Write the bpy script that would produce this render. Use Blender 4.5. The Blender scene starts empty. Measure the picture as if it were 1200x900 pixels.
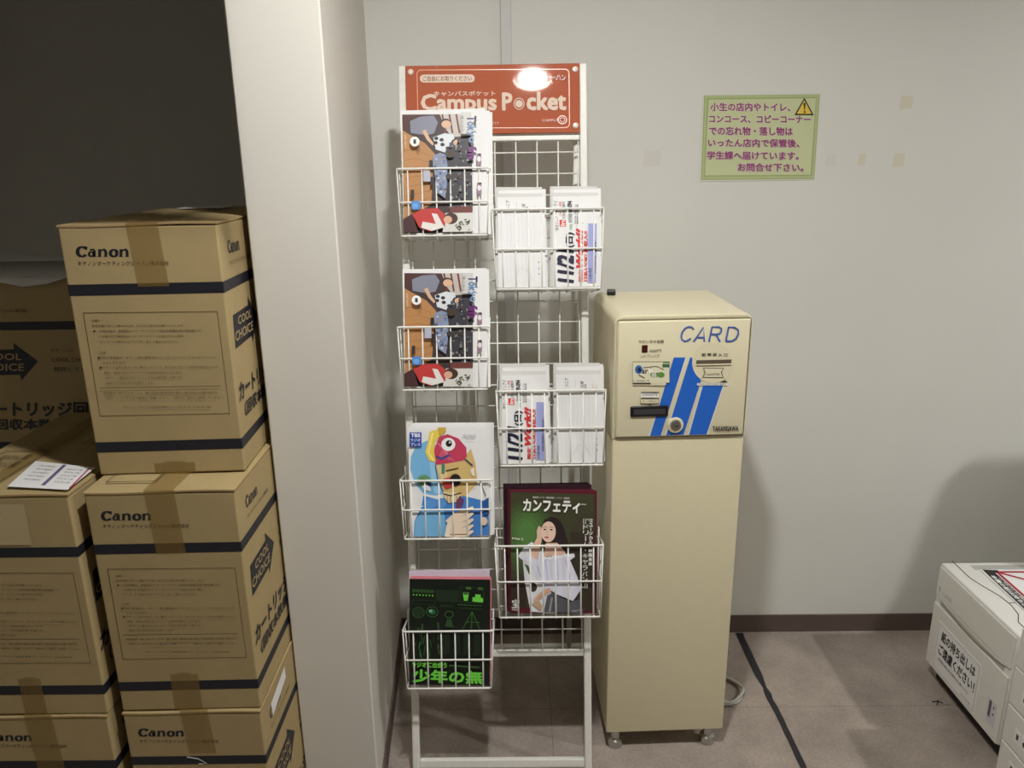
import bpy, bmesh, math, random
import numpy as np
from mathutils import Vector, Matrix
from mathutils.geometry import tessellate_polygon

random.seed(7)
S = bpy.context.scene
COL = S.collection

# ------------------------------------------------------------------ camera
F_PX, PITCH, YAW, ROLL, CAM_D, CAM_H = 906.66, 0.280103, -0.009481, -0.015045, 2.3062, 1.55
cy, sy = math.cos(YAW), math.sin(YAW)
fw = Vector((sy * math.cos(PITCH), cy * math.cos(PITCH), -math.sin(PITCH)))
rt0 = Vector((cy, -sy, 0)); up0 = rt0.cross(fw)
rt = math.cos(ROLL) * rt0 + math.sin(ROLL) * up0
up = -math.sin(ROLL) * rt0 + math.cos(ROLL) * up0
cam = bpy.data.cameras.new('camera'); cam_ob = bpy.data.objects.new('camera', cam); COL.objects.link(cam_ob)
cam.sensor_width = 36; cam.lens = F_PX * 36 / 1200; cam.clip_start = 0.02
m = Matrix((rt, up, -fw)).transposed().to_4x4(); m.translation = Vector((0, -CAM_D, CAM_H))
cam_ob.matrix_world = m
S.camera = cam_ob

# ------------------------------------------------------------------ world and exposure
w = bpy.data.worlds.new('world'); S.world = w; w.use_nodes = True
w.node_tree.nodes['Background'].inputs[0].default_value = (0.9, 0.95, 1, 1)
w.node_tree.nodes['Background'].inputs[1].default_value = 0.0
vs = S.view_settings
vs.view_transform = 'Standard'; vs.look = 'None'; vs.gamma = 1; vs.use_curve_mapping = False
vs.exposure = 1.3
S.cycles.max_bounces = 8; S.cycles.diffuse_bounces = 5

CEIL = 2.45
LAMPS = [(0.071, -1.43, 1.0), (2.7, -1.43, 1.3), (0.071, -3.4, 0.04), (2.7, -3.4, 0.08)]  # last two: unseen lamps added behind the camera for general fill
LAMP_COL = (1.0, 0.995, 0.97)
LAMP_STRENGTH = 900.0

# ------------------------------------------------------------------ materials
def lin(c):
    return tuple((x / 255 / 12.92) if x / 255 <= 0.04045 else ((x / 255 + 0.055) / 1.055) ** 2.4 for x in c)
MATS = {}
def mat(name, rgb, rough=0.6, metal=0.0, noise=0.0, nscale=30.0, bump=0.0, coat=0.0, spec=0.5, trans=0.0):
    if name in MATS: return MATS[name]
    m = bpy.data.materials.new(name); m.use_nodes = True
    nt = m.node_tree; b = nt.nodes['Principled BSDF']
    c = lin(rgb)
    b.inputs['Base Color'].default_value = (*c, 1)
    b.inputs['Roughness'].default_value = rough; b.inputs['Metallic'].default_value = metal
    b.inputs['Specular IOR Level'].default_value = spec
    if coat: b.inputs['Coat Weight'].default_value = coat; b.inputs['Coat Roughness'].default_value = 0.03
    if trans: b.inputs['Transmission Weight'].default_value = trans
    if noise or bump:
        tc = nt.nodes.new('ShaderNodeTexCoord')
        nz = nt.nodes.new('ShaderNodeTexNoise'); nz.inputs['Scale'].default_value = nscale; nz.inputs['Detail'].default_value = 5
        nt.links.new(tc.outputs['Object'], nz.inputs['Vector'])
        if noise:
            rp = nt.nodes.new('ShaderNodeValToRGB')
            rp.color_ramp.elements[0].position = 0.3; rp.color_ramp.elements[1].position = 0.7
            rp.color_ramp.elements[0].color = (*[x * (1 - noise) for x in c], 1)
            rp.color_ramp.elements[1].color = (*[min(1, x * (1 + noise)) for x in c], 1)
            nt.links.new(nz.outputs['Fac'], rp.inputs['Fac']); nt.links.new(rp.outputs['Color'], b.inputs['Base Color'])
        if bump:
            bp = nt.nodes.new('ShaderNodeBump'); bp.inputs['Strength'].default_value = bump; bp.inputs['Distance'].default_value = 0.002
            nt.links.new(nz.outputs['Fac'], bp.inputs['Height']); nt.links.new(bp.outputs['Normal'], b.inputs['Normal'])
    MATS[name] = m
    return m
def emit(name, rgb, s):
    m = bpy.data.materials.new(name); m.use_nodes = True; nt = m.node_tree
    nt.nodes.remove(nt.nodes['Principled BSDF'])
    e = nt.nodes.new('ShaderNodeEmission'); e.inputs[0].default_value = (*rgb, 1); e.inputs[1].default_value = s
    nt.links.new(e.outputs[0], nt.nodes['Material Output'].inputs[0])
    MATS[name] = m; return m
def ink(r, g, b, rough=0.45):
    return mat('ink_%d_%d_%d_%d' % (r, g, b, int(rough * 100)), (r, g, b), rough)

WALL = mat('wall_paint', (219, 218, 211), 0.62, noise=0.015, nscale=3, bump=0.08, spec=0.3)
PILLAR = mat('pillar_paint', (214, 210, 201), 0.6, noise=0.01, nscale=4, bump=0.08, spec=0.3)
CEILM = mat('ceiling_paint', (215, 214, 208), 0.8)
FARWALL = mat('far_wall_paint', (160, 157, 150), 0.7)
BASEB = mat('brown_vinyl_baseboard', (92, 78, 72), 0.5, noise=0.1, nscale=8)
CARD = mat('cardboard', (168, 148, 106), 0.75, noise=0.035, nscale=22, bump=0.1, spec=0.25)
CARD_EDGE = mat('cardboard_edge', (168, 140, 96), 0.85)
BLACKINK = mat('carton_black_ink', (24, 25, 34), 0.55)
BROWNINK = mat('carton_fine_ink', (70, 56, 34), 0.6)
TAPE = mat('brown_packing_tape', (146, 116, 58), 0.28, spec=0.5)
TAPE.node_tree.nodes['Principled BSDF'].inputs['Alpha'].default_value = 0.42
PAPER = mat('white_paper', (232, 231, 230), 0.6)
GREYPAPER = mat('thin_grey_paper', (205, 205, 203), 0.6)
RACKW = mat('white_powder_coat', (226, 225, 216), 0.38, noise=0.03, nscale=60)
WIREW = mat('white_wire_coat', (232, 231, 224), 0.35)
RED = mat('orange_sign_acrylic', (176, 96, 70), 0.035, noise=0.02, nscale=2)
SIGNTXT = mat('sign_cream_print', (228, 206, 188), 0.035)
CREAM = mat('cream_steel', (224, 214, 180), 0.3, noise=0.012, nscale=40, spec=0.5)
CREAM2 = mat('cream_door_panel', (230, 221, 188), 0.33)
GASKET = mat('dark_gap', (70, 66, 52), 0.7)
BLUE = mat('blue_print', (38, 104, 205), 0.35)
BLACKP = mat('black_plastic', (22, 22, 24), 0.35)
CHROME = mat('chrome', (190, 190, 186), 0.22, metal=1.0)
PRN = mat('printer_plastic', (222, 220, 214), 0.42)
PRNG = mat('printer_grey_plastic', (176, 175, 170), 0.5)
DARK = mat('dark_base_plastic', (28, 28, 28), 0.6)

# floor: mottled grey-brown tile with fine joints
def floor_mat():
    m = bpy.data.materials.new('floor_tile'); m.use_nodes = True; nt = m.node_tree; b = nt.nodes['Principled BSDF']
    tc = nt.nodes.new('ShaderNodeTexCoord')
    n1 = nt.nodes.new('ShaderNodeTexNoise'); n1.inputs['Scale'].default_value = 5; n1.inputs['Detail'].default_value = 8; n1.inputs['Roughness'].default_value = 0.65
    n2 = nt.nodes.new('ShaderNodeTexNoise'); n2.inputs['Scale'].default_value = 130; n2.inputs['Detail'].default_value = 3
    nt.links.new(tc.outputs['Object'], n1.inputs[0]); nt.links.new(tc.outputs['Object'], n2.inputs[0])
    r1 = nt.nodes.new('ShaderNodeValToRGB')
    r1.color_ramp.elements[0].position = 0.32; r1.color_ramp.elements[1].position = 0.72
    r1.color_ramp.elements[0].color = (*lin((138, 127, 118)), 1); r1.color_ramp.elements[1].color = (*lin((172, 159, 149)), 1)
    nt.links.new(n1.outputs['Fac'], r1.inputs[0])
    mx = nt.nodes.new('ShaderNodeMix'); mx.data_type = 'RGBA'; mx.blend_type = 'OVERLAY'; mx.inputs['Factor'].default_value = 0.3
    nt.links.new(r1.outputs[0], mx.inputs['A']); nt.links.new(n2.outputs['Fac'], mx.inputs['B'])
    sep = nt.nodes.new('ShaderNodeSeparateXYZ'); nt.links.new(tc.outputs['Object'], sep.inputs[0])
    masks = []
    for ax, off in (('X', 0.08), ('Y', -0.382)):
        a = nt.nodes.new('ShaderNodeMath'); a.operation = 'SUBTRACT'; a.inputs[1].default_value = off - 6.55
        nt.links.new(sep.outputs[ax], a.inputs[0])
        mo = nt.nodes.new('ShaderNodeMath'); mo.operation = 'MODULO'; mo.inputs[1].default_value = 0.655; nt.links.new(a.outputs[0], mo.inputs[0])
        lt = nt.nodes.new('ShaderNodeMath'); lt.operation = 'LESS_THAN'; lt.inputs[1].default_value = 0.0022; nt.links.new(mo.outputs[0], lt.inputs[0])
        masks.append(lt)
    mm = nt.nodes.new('ShaderNodeMath'); mm.operation = 'MAXIMUM'
    nt.links.new(masks[0].outputs[0], mm.inputs[0]); nt.links.new(masks[1].outputs[0], mm.inputs[1])
    sc = nt.nodes.new('ShaderNodeMath'); sc.operation = 'MULTIPLY'; sc.inputs[1].default_value = 0.45; nt.links.new(mm.outputs[0], sc.inputs[0])
    m2 = nt.nodes.new('ShaderNodeMix'); m2.data_type = 'RGBA'; m2.inputs['B'].default_value = (*lin((64, 57, 52)), 1)
    nt.links.new(sc.outputs[0], m2.inputs['Factor']); nt.links.new(mx.outputs['Result'], m2.inputs['A'])
    nt.links.new(m2.outputs['Result'], b.inputs['Base Color'])
    b.inputs['Roughness'].default_value = 0.5; b.inputs['Specular IOR Level'].default_value = 0.35
    bp = nt.nodes.new('ShaderNodeBump'); bp.inputs['Strength'].default_value = 0.12; bp.inputs['Distance'].default_value = 0.002
    nt.links.new(n2.outputs['Fac'], bp.inputs['Height']); nt.links.new(bp.outputs['Normal'], b.inputs['Normal'])
    return m
FLOOR = floor_mat()

# ------------------------------------------------------------------ mesh builder
class MB:
    def __init__(s): s.v = []; s.f = []; s.mi = []; s.sm = []; s.mats = []
    def _m(s, mt):
        if mt not in s.mats: s.mats.append(mt)
        return s.mats.index(mt)
    def add(s, vs_, fs, mt, smooth=False):
        o = len(s.v); k = s._m(mt); s.v += [tuple(p) for p in vs_]
        for f in fs: s.f.append([i + o for i in f]); s.mi.append(k); s.sm.append(smooth)
        return s
    def box(s, x0, x1, y0, y1, z0, z1, mt, bevel=0.0, seg=2, M=None):
        if bevel:
            bm = bmesh.new(); bmesh.ops.create_cube(bm, size=1)
            for v in bm.verts: v.co = Vector(((x0 + x1) / 2 + v.co.x * (x1 - x0), (y0 + y1) / 2 + v.co.y * (y1 - y0), (z0 + z1) / 2 + v.co.z * (z1 - z0)))
            bmesh.ops.bevel(bm, geom=bm.edges[:], offset=bevel, segments=seg, profile=0.5, affect='EDGES')
            bm.verts.index_update(); vs_ = [v.co.copy() for v in bm.verts]; fs = [[v.index for v in f.verts] for f in bm.faces]; bm.free()
            if M: vs_ = [M @ v for v in vs_]
            return s.add(vs_, fs, mt, seg > 2)
        vs_ = [Vector((x, y, z)) for z in (z0, z1) for y in (y0, y1) for x in (x0, x1)]
        if M: vs_ = [M @ v for v in vs_]
        return s.add(vs_, [(0, 2, 3, 1), (4, 5, 7, 6), (0, 1, 5, 4), (2, 6, 7, 3), (0, 4, 6, 2), (1, 3, 7, 5)], mt)
    def tube(s, pts, r, mt, seg=8, closed=False):
        pts = [Vector(p) for p in pts]; n = len(pts); vs_ = []; fs = []
        ref = None
        for i, p in enumerate(pts):
            a = pts[(i - 1) % n] if (closed or i > 0) else p
            b = pts[(i + 1) % n] if (closed or i < n - 1) else p
            t = (b - a).normalized()
            if ref is None: ref = t.orthogonal().normalized()
            x = (ref - t * ref.dot(t)); x = x.normalized() if x.length > 1e-6 else t.orthogonal().normalized(); ref = x
            y = t.cross(x)
            if closed or 0 < i < n - 1:
                d1 = (p - a).normalized(); k = max(0.5, math.sqrt(max(0.0, (1 + d1.dot((b - p).normalized())) / 2)))
            else: k = 1
            for j in range(seg):
                an = 2 * math.pi * j / seg; vs_.append(p + (x * math.cos(an) + y * math.sin(an)) * r / (k if k > 0.6 else 0.75))
        m_ = n if closed else n - 1
        for i in range(m_):
            for j in range(seg):
                a = i * seg + j; b = i * seg + (j + 1) % seg; c = ((i + 1) % n) * seg + (j + 1) % seg; d = ((i + 1) % n) * seg + j
                fs.append((a, b, c, d))
        if not closed: fs += [tuple(range(seg))[::-1], tuple(range((n - 1) * seg, n * seg))]
        return s.add(vs_, fs, mt, True)
    def lathe(s, prof, center, axis, mt, seg=24):
        ax = Vector(axis).normalized(); x = ax.orthogonal().normalized(); y = ax.cross(x); c = Vector(center); vs_ = []; fs = []
        for r, h in prof:
            for j in range(seg):
                a = 2 * math.pi * j / seg; vs_.append(c + ax * h + (x * math.cos(a) + y * math.sin(a)) * r)
        for i in range(len(prof) - 1):
            for j in range(seg): fs.append((i * seg + j, i * seg + (j + 1) % seg, (i + 1) * seg + (j + 1) % seg, (i + 1) * seg + j))
        fs.append(tuple(range(seg))[::-1]); fs.append(tuple(range((len(prof) - 1) * seg, len(prof) * seg)))
        return s.add(vs_, fs, mt, False)
    def build(s, name, parent=None, loc=None, rot=None, kind=None):
        me = bpy.data.meshes.new(name); me.from_pydata(s.v, [], s.f)
        for mt in s.mats: me.materials.append(mt)
        me.polygons.foreach_set('material_index', s.mi); me.polygons.foreach_set('use_smooth', s.sm); me.update()
        o = bpy.data.objects.new(name, me); COL.objects.link(o)
        if parent: o.parent = parent
        if loc: o.location = loc
        if rot: o.rotation_euler = rot
        if kind: o['kind'] = kind
        return o

# flat printing: shapes laid just above a planar face, in that face's own coordinates
TXT = {}
def text2d(body, bold=0.0):
    if bold:                      # heavier face: the same outlines laid several times, a hair apart
        v, f = text2d(body); q = bold; n = len(v); vs_, fs = [], []
        for i, (dx, dy) in enumerate(((0, 0), (q, .6 * q), (-q, -.6 * q), (-.6 * q, q), (.6 * q, -q))):
            vs_.append(v + np.array([dx, dy])); fs += [[a + i * n for a in p] for p in f]
        return np.concatenate(vs_), fs
    k = (body, bold)
    if k not in TXT:
        cu = bpy.data.curves.new('t', 'FONT'); cu.body = body; cu.resolution_u = 2; cu.offset = bold
        o = bpy.data.objects.new('t', cu); me = o.to_mesh()
        vs_ = np.array([v.co[:2] for v in me.vertices]).reshape(-1, 2); fs = [list(p.vertices) for p in me.polygons]
        o.to_mesh_clear(); bpy.data.objects.remove(o); bpy.data.curves.remove(cu)
        TXT[k] = (vs_, fs)
    return TXT[k]
def homog(q):
    src = q; dst = [(0, 0), (1, 0), (1, 1), (0, 1)]; A = []; bb = []
    for (x, y), (u, v) in zip(src, dst):
        A.append([x, y, 1, 0, 0, 0, -u * x, -u * y]); bb.append(u)
        A.append([0, 0, 0, x, y, 1, -v * x, -v * y]); bb.append(v)
    return np.append(np.linalg.solve(np.array(A, float), np.array(bb, float)), 1).reshape(3, 3)
class Art:
    """o: top-left corner of the face, U to the right, V downward (both full length), n outward."""
    def __init__(s, mb, o, U, V, quad=None, crop=(0, 0, 1), step=0.00013, base=0.0003, share=None, clip=False):
        s.mb = mb; s.o = Vector(o); s.U = Vector(U); s.V = Vector(V); s.n = s.V.cross(s.U).normalized()
        s.clip = clip; s.crop = crop; s.H = homog(quad) if quad else None; s.step = step; s.base = base; s.k = share.k if share else 0
    def at(s, p):
        x, y = p
        if s.H is not None:
            x = s.crop[0] + x / s.crop[2]; y = s.crop[1] + y / s.crop[2]
            r = s.H @ np.array([x, y, 1]); x, y = r[0] / r[2], r[1] / r[2]
        return s.o + s.U * float(x) + s.V * float(y) + s.n * (s.base + s.k * s.step)
    def up(s): s.k += 1; return s
    def poly(s, pts, mt, new=True):
        if new: s.k += 1
        if len(pts) < 5: return s._tri(pts, mt)
        return s._tri(pts, mt)
    def uv(s, p):
        x, y = p
        if s.H is not None:
            x = s.crop[0] + x / s.crop[2]; y = s.crop[1] + y / s.crop[2]
            r = s.H @ np.array([x, y, 1]); x, y = r[0] / r[2], r[1] / r[2]
        return (float(x), float(y))
    def raw(s, q): return s.o + s.U * q[0] + s.V * q[1] + s.n * (s.base + s.k * s.step)
    def _clip(s, pts):
        e = .003
        for ax, lim, sg in ((0, e, 1), (0, 1 - e, -1), (1, e, 1), (1, 1 - e, -1)):
            out = []
            for i in range(len(pts)):
                a, b = pts[i - 1], pts[i]; da, db = (a[ax] - lim) * sg, (b[ax] - lim) * sg
                if (da >= 0) != (db >= 0): t = da / (da - db); out.append((a[0] + (b[0] - a[0]) * t, a[1] + (b[1] - a[1]) * t))
                if db >= 0: out.append(b)
            pts = out
            if len(pts) < 3: return []
        return pts
    def _tri(s, pts, mt):
        if s.clip:
            q = s._clip([s.uv(p) for p in pts])
            if len(q) < 3: return s
            t = tessellate_polygon([[Vector((a[0], a[1], 0)) for a in q]])
            s.mb.add([s.raw(a) for a in q], [tuple(x) for x in t], mt); return s
        P = [Vector((p[0], p[1], 0)) for p in pts]; t = tessellate_polygon([P])
        s.mb.add([s.at(p) for p in pts], [tuple(x) for x in t], mt); return s
    def _in(s, p):
        if s.H is None: return p
        u, v = s.uv(p); c = (min(max(u, .02), .98), min(max(v, .02), .98))
        if c == (u, v): return p
        r = np.linalg.inv(s.H) @ np.array([c[0], c[1], 1]); return ((r[0] / r[2] - s.crop[0]) * s.crop[2], (r[1] / r[2] - s.crop[1]) * s.crop[2])
    def rect(s, x0, y0, x1, y1, mt, new=True): return s.poly([(x0, y0), (x1, y0), (x1, y1), (x0, y1)], mt, new)
    def ell(s, cx, cy_, rx, ry, mt, n=20, rot=0, new=True):
        c, d = math.cos(rot), math.sin(rot)
        return s.poly([(cx + rx * math.cos(a) * c - ry * math.sin(a) * d, cy_ + rx * math.cos(a) * d + ry * math.sin(a) * c) for a in [2 * math.pi * i / n for i in range(n)]], mt, new)
    def ring(s, cx, cy_, rx, ry, wd, mt, n=28):
        s.k += 1; pts = []
        for i in range(n):
            a = 2 * math.pi * i / n; pts += [s.at((cx + rx * math.cos(a), cy_ + ry * math.sin(a))), s.at((cx + (rx - wd) * math.cos(a), cy_ + (ry - wd) * math.sin(a)))]
        s.mb.add(pts, [(2 * i, 2 * i + 1, (2 * i + 3) % (2 * n), (2 * i + 2) % (2 * n)) for i in range(n)], mt); return s
    def stroke(s, pts, wd, mt, new=True):
        if new: s.k += 1
        n = len(pts)
        if s.clip: pts = [s._in(p) for p in pts]
        ws = wd if isinstance(wd, (list, tuple)) else [wd] * n; vs_ = []
        for i, p in enumerate(pts):
            a = pts[max(0, i - 1)]; b = pts[min(n - 1, i + 1)]; dx, dy = b[0] - a[0], b[1] - a[1]; l = math.hypot(dx, dy) or 1
            h = ws[i] / 2; vs_ += [s.at((p[0] - dy / l * h, p[1] + dx / l * h)), s.at((p[0] + dy / l * h, p[1] - dx / l * h))]
        s.mb.add(vs_, [(2 * i, 2 * i + 1, 2 * i + 3, 2 * i + 2) for i in range(n - 1)], mt); return s
    def frame(s, x0, y0, x1, y1, wd, mt):
        s.k += 1
        s.rect(x0, y0, x1, y0 + wd, mt, False); s.rect(x0, y1 - wd, x1, y1, mt, False); s.rect(x0, y0, x0 + wd, y1, mt, False); s.rect(x1 - wd, y0, x1, y1, mt, False); return s
    def rrect(s, x0, y0, x1, y1, r, mt):
        pts = []
        for cx, cy_, a0 in ((x1 - r, y0 + r, -90), (x1 - r, y1 - r, 0), (x0 + r, y1 - r, 90), (x0 + r, y0 + r, 180)):
            for i in range(6): a = math.radians(a0 + 18 * i); pts.append((cx + r * math.cos(a), cy_ + r * math.sin(a)))
        return s.poly(pts, mt)
    def text(s, body, x0, y0, x1, y1, mt, rot=0, bold=0.0, shear=0.0):
        """fit the text into a box; rot 90 reads upward, -90 reads downward"""
        s.k += 1; vs_, fs = text2d(body, bold)
        if not len(vs_): return s
        a = vs_.copy(); a[:, 0] += shear * a[:, 1]
        lo = a.min(0); hi = a.max(0); a = (a - lo) / np.maximum(hi - lo, 1e-6)
        if rot == 90: q = np.stack([1 - a[:, 1], 1 - a[:, 0]], 1)
        elif rot == -90: q = np.stack([a[:, 1], a[:, 0]], 1)
        else: q = np.stack([a[:, 0], 1 - a[:, 1]], 1)
        nv = len(q) // (5 if bold else 1); k0 = s.k; out = []
        for i, p in enumerate(q):
            s.k = k0 + .19 * (i // nv); out.append(s.at((x0 + p[0] * (x1 - x0), y0 + p[1] * (y1 - y0))))
        s.k = k0; s.mb.add(out, fs, mt); return s
    def vtext(s, chars, x0, y0, x1, y1, mt, bold=0.0):
        h = (y1 - y0) / len(chars)
        for i, ch in enumerate(chars):
            if ch == ' ': continue
            if ch in 'ー': s.rect((x0 + x1) / 2 - h * .07, y0 + i * h + h * .1, (x0 + x1) / 2 + h * .07, y0 + i * h + h * .9, mt); continue
            pad = h * 0.08
            if ch in '・': s.ell((x0 + x1) / 2, y0 + (i + .5) * h, h * .09, h * .09, mt, 8); continue
            s.text(ch, x0, y0 + i * h + pad, x1, y0 + (i + 1) * h - pad, mt, 0, bold)
        return s

def thing(name, label, cat, loc=(0, 0, 0), rot=(0, 0, 0), group=None):
    o = bpy.data.objects.new(name, None); COL.objects.link(o); o.location = loc; o.rotation_euler = rot
    o.empty_display_size = 0.05
    return tag(o, label, cat, group)
def tag(o, label, cat, group=None):
    o['label'] = label; o['category'] = cat
    if group: o['group'] = group
    return o
def dup(root, loc, rot, label, group=None):
    r = root.copy(); COL.objects.link(r); r.location = loc; r.rotation_euler = rot; r['label'] = label
    if group: r['group'] = group
    for ch in list(root.children):
        c = ch.copy(); COL.objects.link(c); c.parent = r
        for g in list(ch.children):
            d = g.copy(); COL.objects.link(d); d.parent = c
    return r

# ------------------------------------------------------------------ the setting
def slab(name, x0, x1, y0, y1, z0, z1, mt):
    return MB().box(x0, x1, y0, y1, z0, z1, mt).build(name, kind='structure')
XL, XR, YB, YF = -2.3, 3.4, 0.8, -4.6
PX0, PX1, PY = -0.534, -0.41, -0.75
PFR = -0.3576      # front right edge of the pillar: its aisle face is a few degrees off square
slab('floor', XL - .1, XR + .1, YF - .1, YB + .1, -0.1, 0.0, FLOOR)
slab('wall_back', PX1, XR, 0.0, 0.12, 0, CEIL, WALL)
slab('wall_alcove', XL, PX1, YB, YB + .1, 0, CEIL, WALL)
slab('wall_left', XL - .1, XL, YF, YB + .1, 0, CEIL, WALL)
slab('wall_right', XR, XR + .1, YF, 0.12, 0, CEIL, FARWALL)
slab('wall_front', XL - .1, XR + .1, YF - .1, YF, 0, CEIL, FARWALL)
b = MB(); e_ = .003
pp = [(PX0, YB), (PX0, PY + e_), (PX0 + e_, PY), (PFR - e_, PY), (PFR, PY + e_), (PX1, 0.0), (PX1, YB)]
b.add([(x, y, 0) for x, y in pp] + [(x, y, CEIL) for x, y in pp], [tuple(range(7)), tuple(range(7, 14))[::-1]] + [(i, (i + 1) % 7, 7 + (i + 1) % 7, 7 + i) for i in range(7)], PILLAR)
b.build('wall_pillar', kind='structure')
slab('alcove_shade_beam', XL, PX0, PY, PY + .25, 2.06, CEIL, PILLAR)  # unseen beam, added to keep lamp light off the alcove wall
tr = MB().box(-0.039, -0.009, -0.012, 0.0, 0.063, CEIL, mat('strip_grey', (203, 202, 199), .5), bevel=0.002, seg=1).build('trim_1', kind='structure')
slab('baseboard_back', PX1 + .006, XR, -0.006, 0.0, 0, 0.063, BASEB)
b = MB(); q = [(PX1 - .002, 0), (PX1 + .006, 0), (PFR + .006, PY - .006), (PFR - .002, PY - .006)]
b.add([(x, y, 0) for x, y in q] + [(x, y, .063) for x, y in q], [(3, 2, 1, 0), (4, 5, 6, 7)] + [(i, (i + 1) % 4, 4 + (i + 1) % 4, 4 + i) for i in range(4)], BASEB)
b.build('baseboard_pillar_side', kind='structure')
slab('baseboard_pillar_front', PX0, PFR, PY - .006, PY, 0, 0.063, BASEB)

# ceiling with openings for the recessed lamps
cb = MB(); R0 = 0.08
xs = sorted({XL - .1, XR + .1} | {x + d for x, y, p in LAMPS for d in (-.12, .12)})
ys = sorted({YF - .1, YB + .1} | {y + d for x, y, p in LAMPS for d in (-.12, .12)})
for i in range(len(xs) - 1):
    for j in range(len(ys) - 1):
        cx, cyy = (xs[i] + xs[i + 1]) / 2, (ys[j] + ys[j + 1]) / 2
        hit = [1 for x, y, p in LAMPS if abs(cx - x) < .01 and abs(cyy - y) < .01]
        if not hit: cb.box(xs[i], xs[i + 1], ys[j], ys[j + 1], CEIL, CEIL + .1, CEILM); continue
        n = 32; vs_ = []; fs = []
        for k in range(n):
            a = 2 * math.pi * k / n; c_, s_ = math.cos(a), math.sin(a); q = .12 / max(abs(c_), abs(s_))
            for rr in (q, R0):
                vs_.append((cx + rr * c_, cyy + rr * s_, CEIL)); vs_.append((cx + rr * c_, cyy + rr * s_, CEIL + .1))
        for k in range(n):
            a = 4 * k; b = 4 * ((k + 1) % n)
            fs += [(a, b, b + 2, a + 2), (a + 1, a + 3, b + 3, b + 1), (a + 2, b + 2, b + 3, a + 3)]
        cb.add(vs_, fs, CEILM)
cb.build('ceiling', kind='structure')

# recessed downlights: trim ring, reflector can and a cluster of flat LED lenses
RING = mat('lamp_trim_white', (235, 233, 225), 0.4)
CAN = mat('lamp_reflector', (225, 205, 170), 0.25, metal=0.6)
for i, (x, y, p) in enumerate(LAMPS):
    lab = ['round recessed ceiling lamp of clustered bulbs above the magazine rack', 'round recessed ceiling lamp above the printer corner',
           'unseen fill lamp added behind the viewer, in line with the rack', 'unseen fill lamp added behind the viewer, in line with the printers'][i]
    t = thing('ceiling_downlight', lab, 'ceiling lamp', (x, y, CEIL), group='recessed ceiling lamps')
    b = MB(); n = 36; vs_ = []; fs = []
    prof = [(.092, -.001), (.092, -.004), (.078, -.006), (.074, .0), (.060, .05), (.0, .05)]
    for r, h in prof:
        for k in range(n): a = 2 * math.pi * k / n; vs_.append((r * math.cos(a), r * math.sin(a), h))
    for q in range(3):
        fs += [(q * n + k, q * n + (k + 1) % n, (q + 1) * n + (k + 1) % n, (q + 1) * n + k) for k in range(n)]
    b.add(vs_[:4 * n], fs, RING, False)
    b.build('trim_ring', t)
    b = MB(); fs = []
    for q in range(2):
        fs += [(q * n + k, q * n + (k + 1) % n, (q + 1) * n + (k + 1) % n, (q + 1) * n + k) for k in range(n)]
    b.add(vs_[3 * n:], fs, CAN, True); b.build('reflector', t)
    em = emit('led_glow_%d' % i, LAMP_COL, LAMP_STRENGTH * p)
    spots = [(0, 0)] + [(.022 * math.cos(a), .022 * math.sin(a)) for a in [k * math.pi / 3 for k in range(6)]]
    spots += [(.043 * math.cos(a), .043 * math.sin(a)) for a in [k * math.pi / 6 + .2 for k in range(12)]]
    for sx, sy_ in spots:
        bb = MB(); bb.lathe([(.009, .02), (.0095, .004)], (sx, sy_, 0), (0, 0, 1), RING, 12)
        k = 12; bb.add([(sx + .0085 * math.cos(2 * math.pi * j / k), sy_ + .0085 * math.sin(2 * math.pi * j / k), .0036) for j in range(k)], [tuple(range(k))[::-1]], em)
        bb.build('led_bulb', t)

# ------------------------------------------------------------------ cartons
BW, BD, BH = 0.281, 0.49, 0.482
def serif_logo(A, x0, y0, x1, y1, mt):
    """wide bold wedge-serif word, five letters, drawn with thick and thin strokes"""
    W, Hh = x1 - x0, y1 - y0
    P = lambda x, y: (x0 + x * W, y0 + y * Hh)
    A.up()
    def arc(cx, cy_, rx, ry, a0, a1, w0, w1, n=14):
        pts = []; ws = []
        for i in range(n + 1):
            a = math.radians(a0 + (a1 - a0) * i / n); pts.append(P(cx + rx * math.cos(a), cy_ - ry * math.sin(a)))
            t = abs(math.cos(a)); ws.append((w0 + (w1 - w0) * t) * W * 1.18)
        A.stroke(pts, ws, mt, False)
    arc(.115, .50, .085, .43, 48, 318, .022, .062)
    A.poly([P(.165, .02), P(.215, .05), P(.205, .36), P(.155, .26)], mt, False)
    A.poly([P(.155, .76), P(.20, .80), P(.225, .70), P(.19, .90)], mt, False)
    # a
    arc(.285, .72, .042, .21, 0, 360, .016, .040)
    A.poly([P(.315, .40), P(.368, .40), P(.368, .90), P(.395, .97), P(.325, .97), P(.315, .85)], mt, False)
    arc(.305, .42, .040, .12, 20, 165, .020, .032, 8)
    for bx in (.405, .80):   # n
        A.poly([P(bx, .30), P(bx + .062, .27), P(bx + .062, .93), P(bx + .077, .98), P(bx - .008, .98), P(bx + .008, .93), P(bx + .008, .40)], mt, False)
        A.stroke([P(bx + .055, .48), P(bx + .085, .34), P(bx + .115, .32), P(bx + .14, .42), P(bx + .148, .55)], [.02 * W, .03 * W, .045 * W, .05 * W, .052 * W], mt, False)
        A.poly([P(bx + .122, .50), P(bx + .175, .50), P(bx + .175, .93), P(bx + .19, .98), P(bx + .105, .98), P(bx + .122, .93)], mt, False)
    arc(.70, .64, .063, .30, 0, 360, .020, .056)
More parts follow.
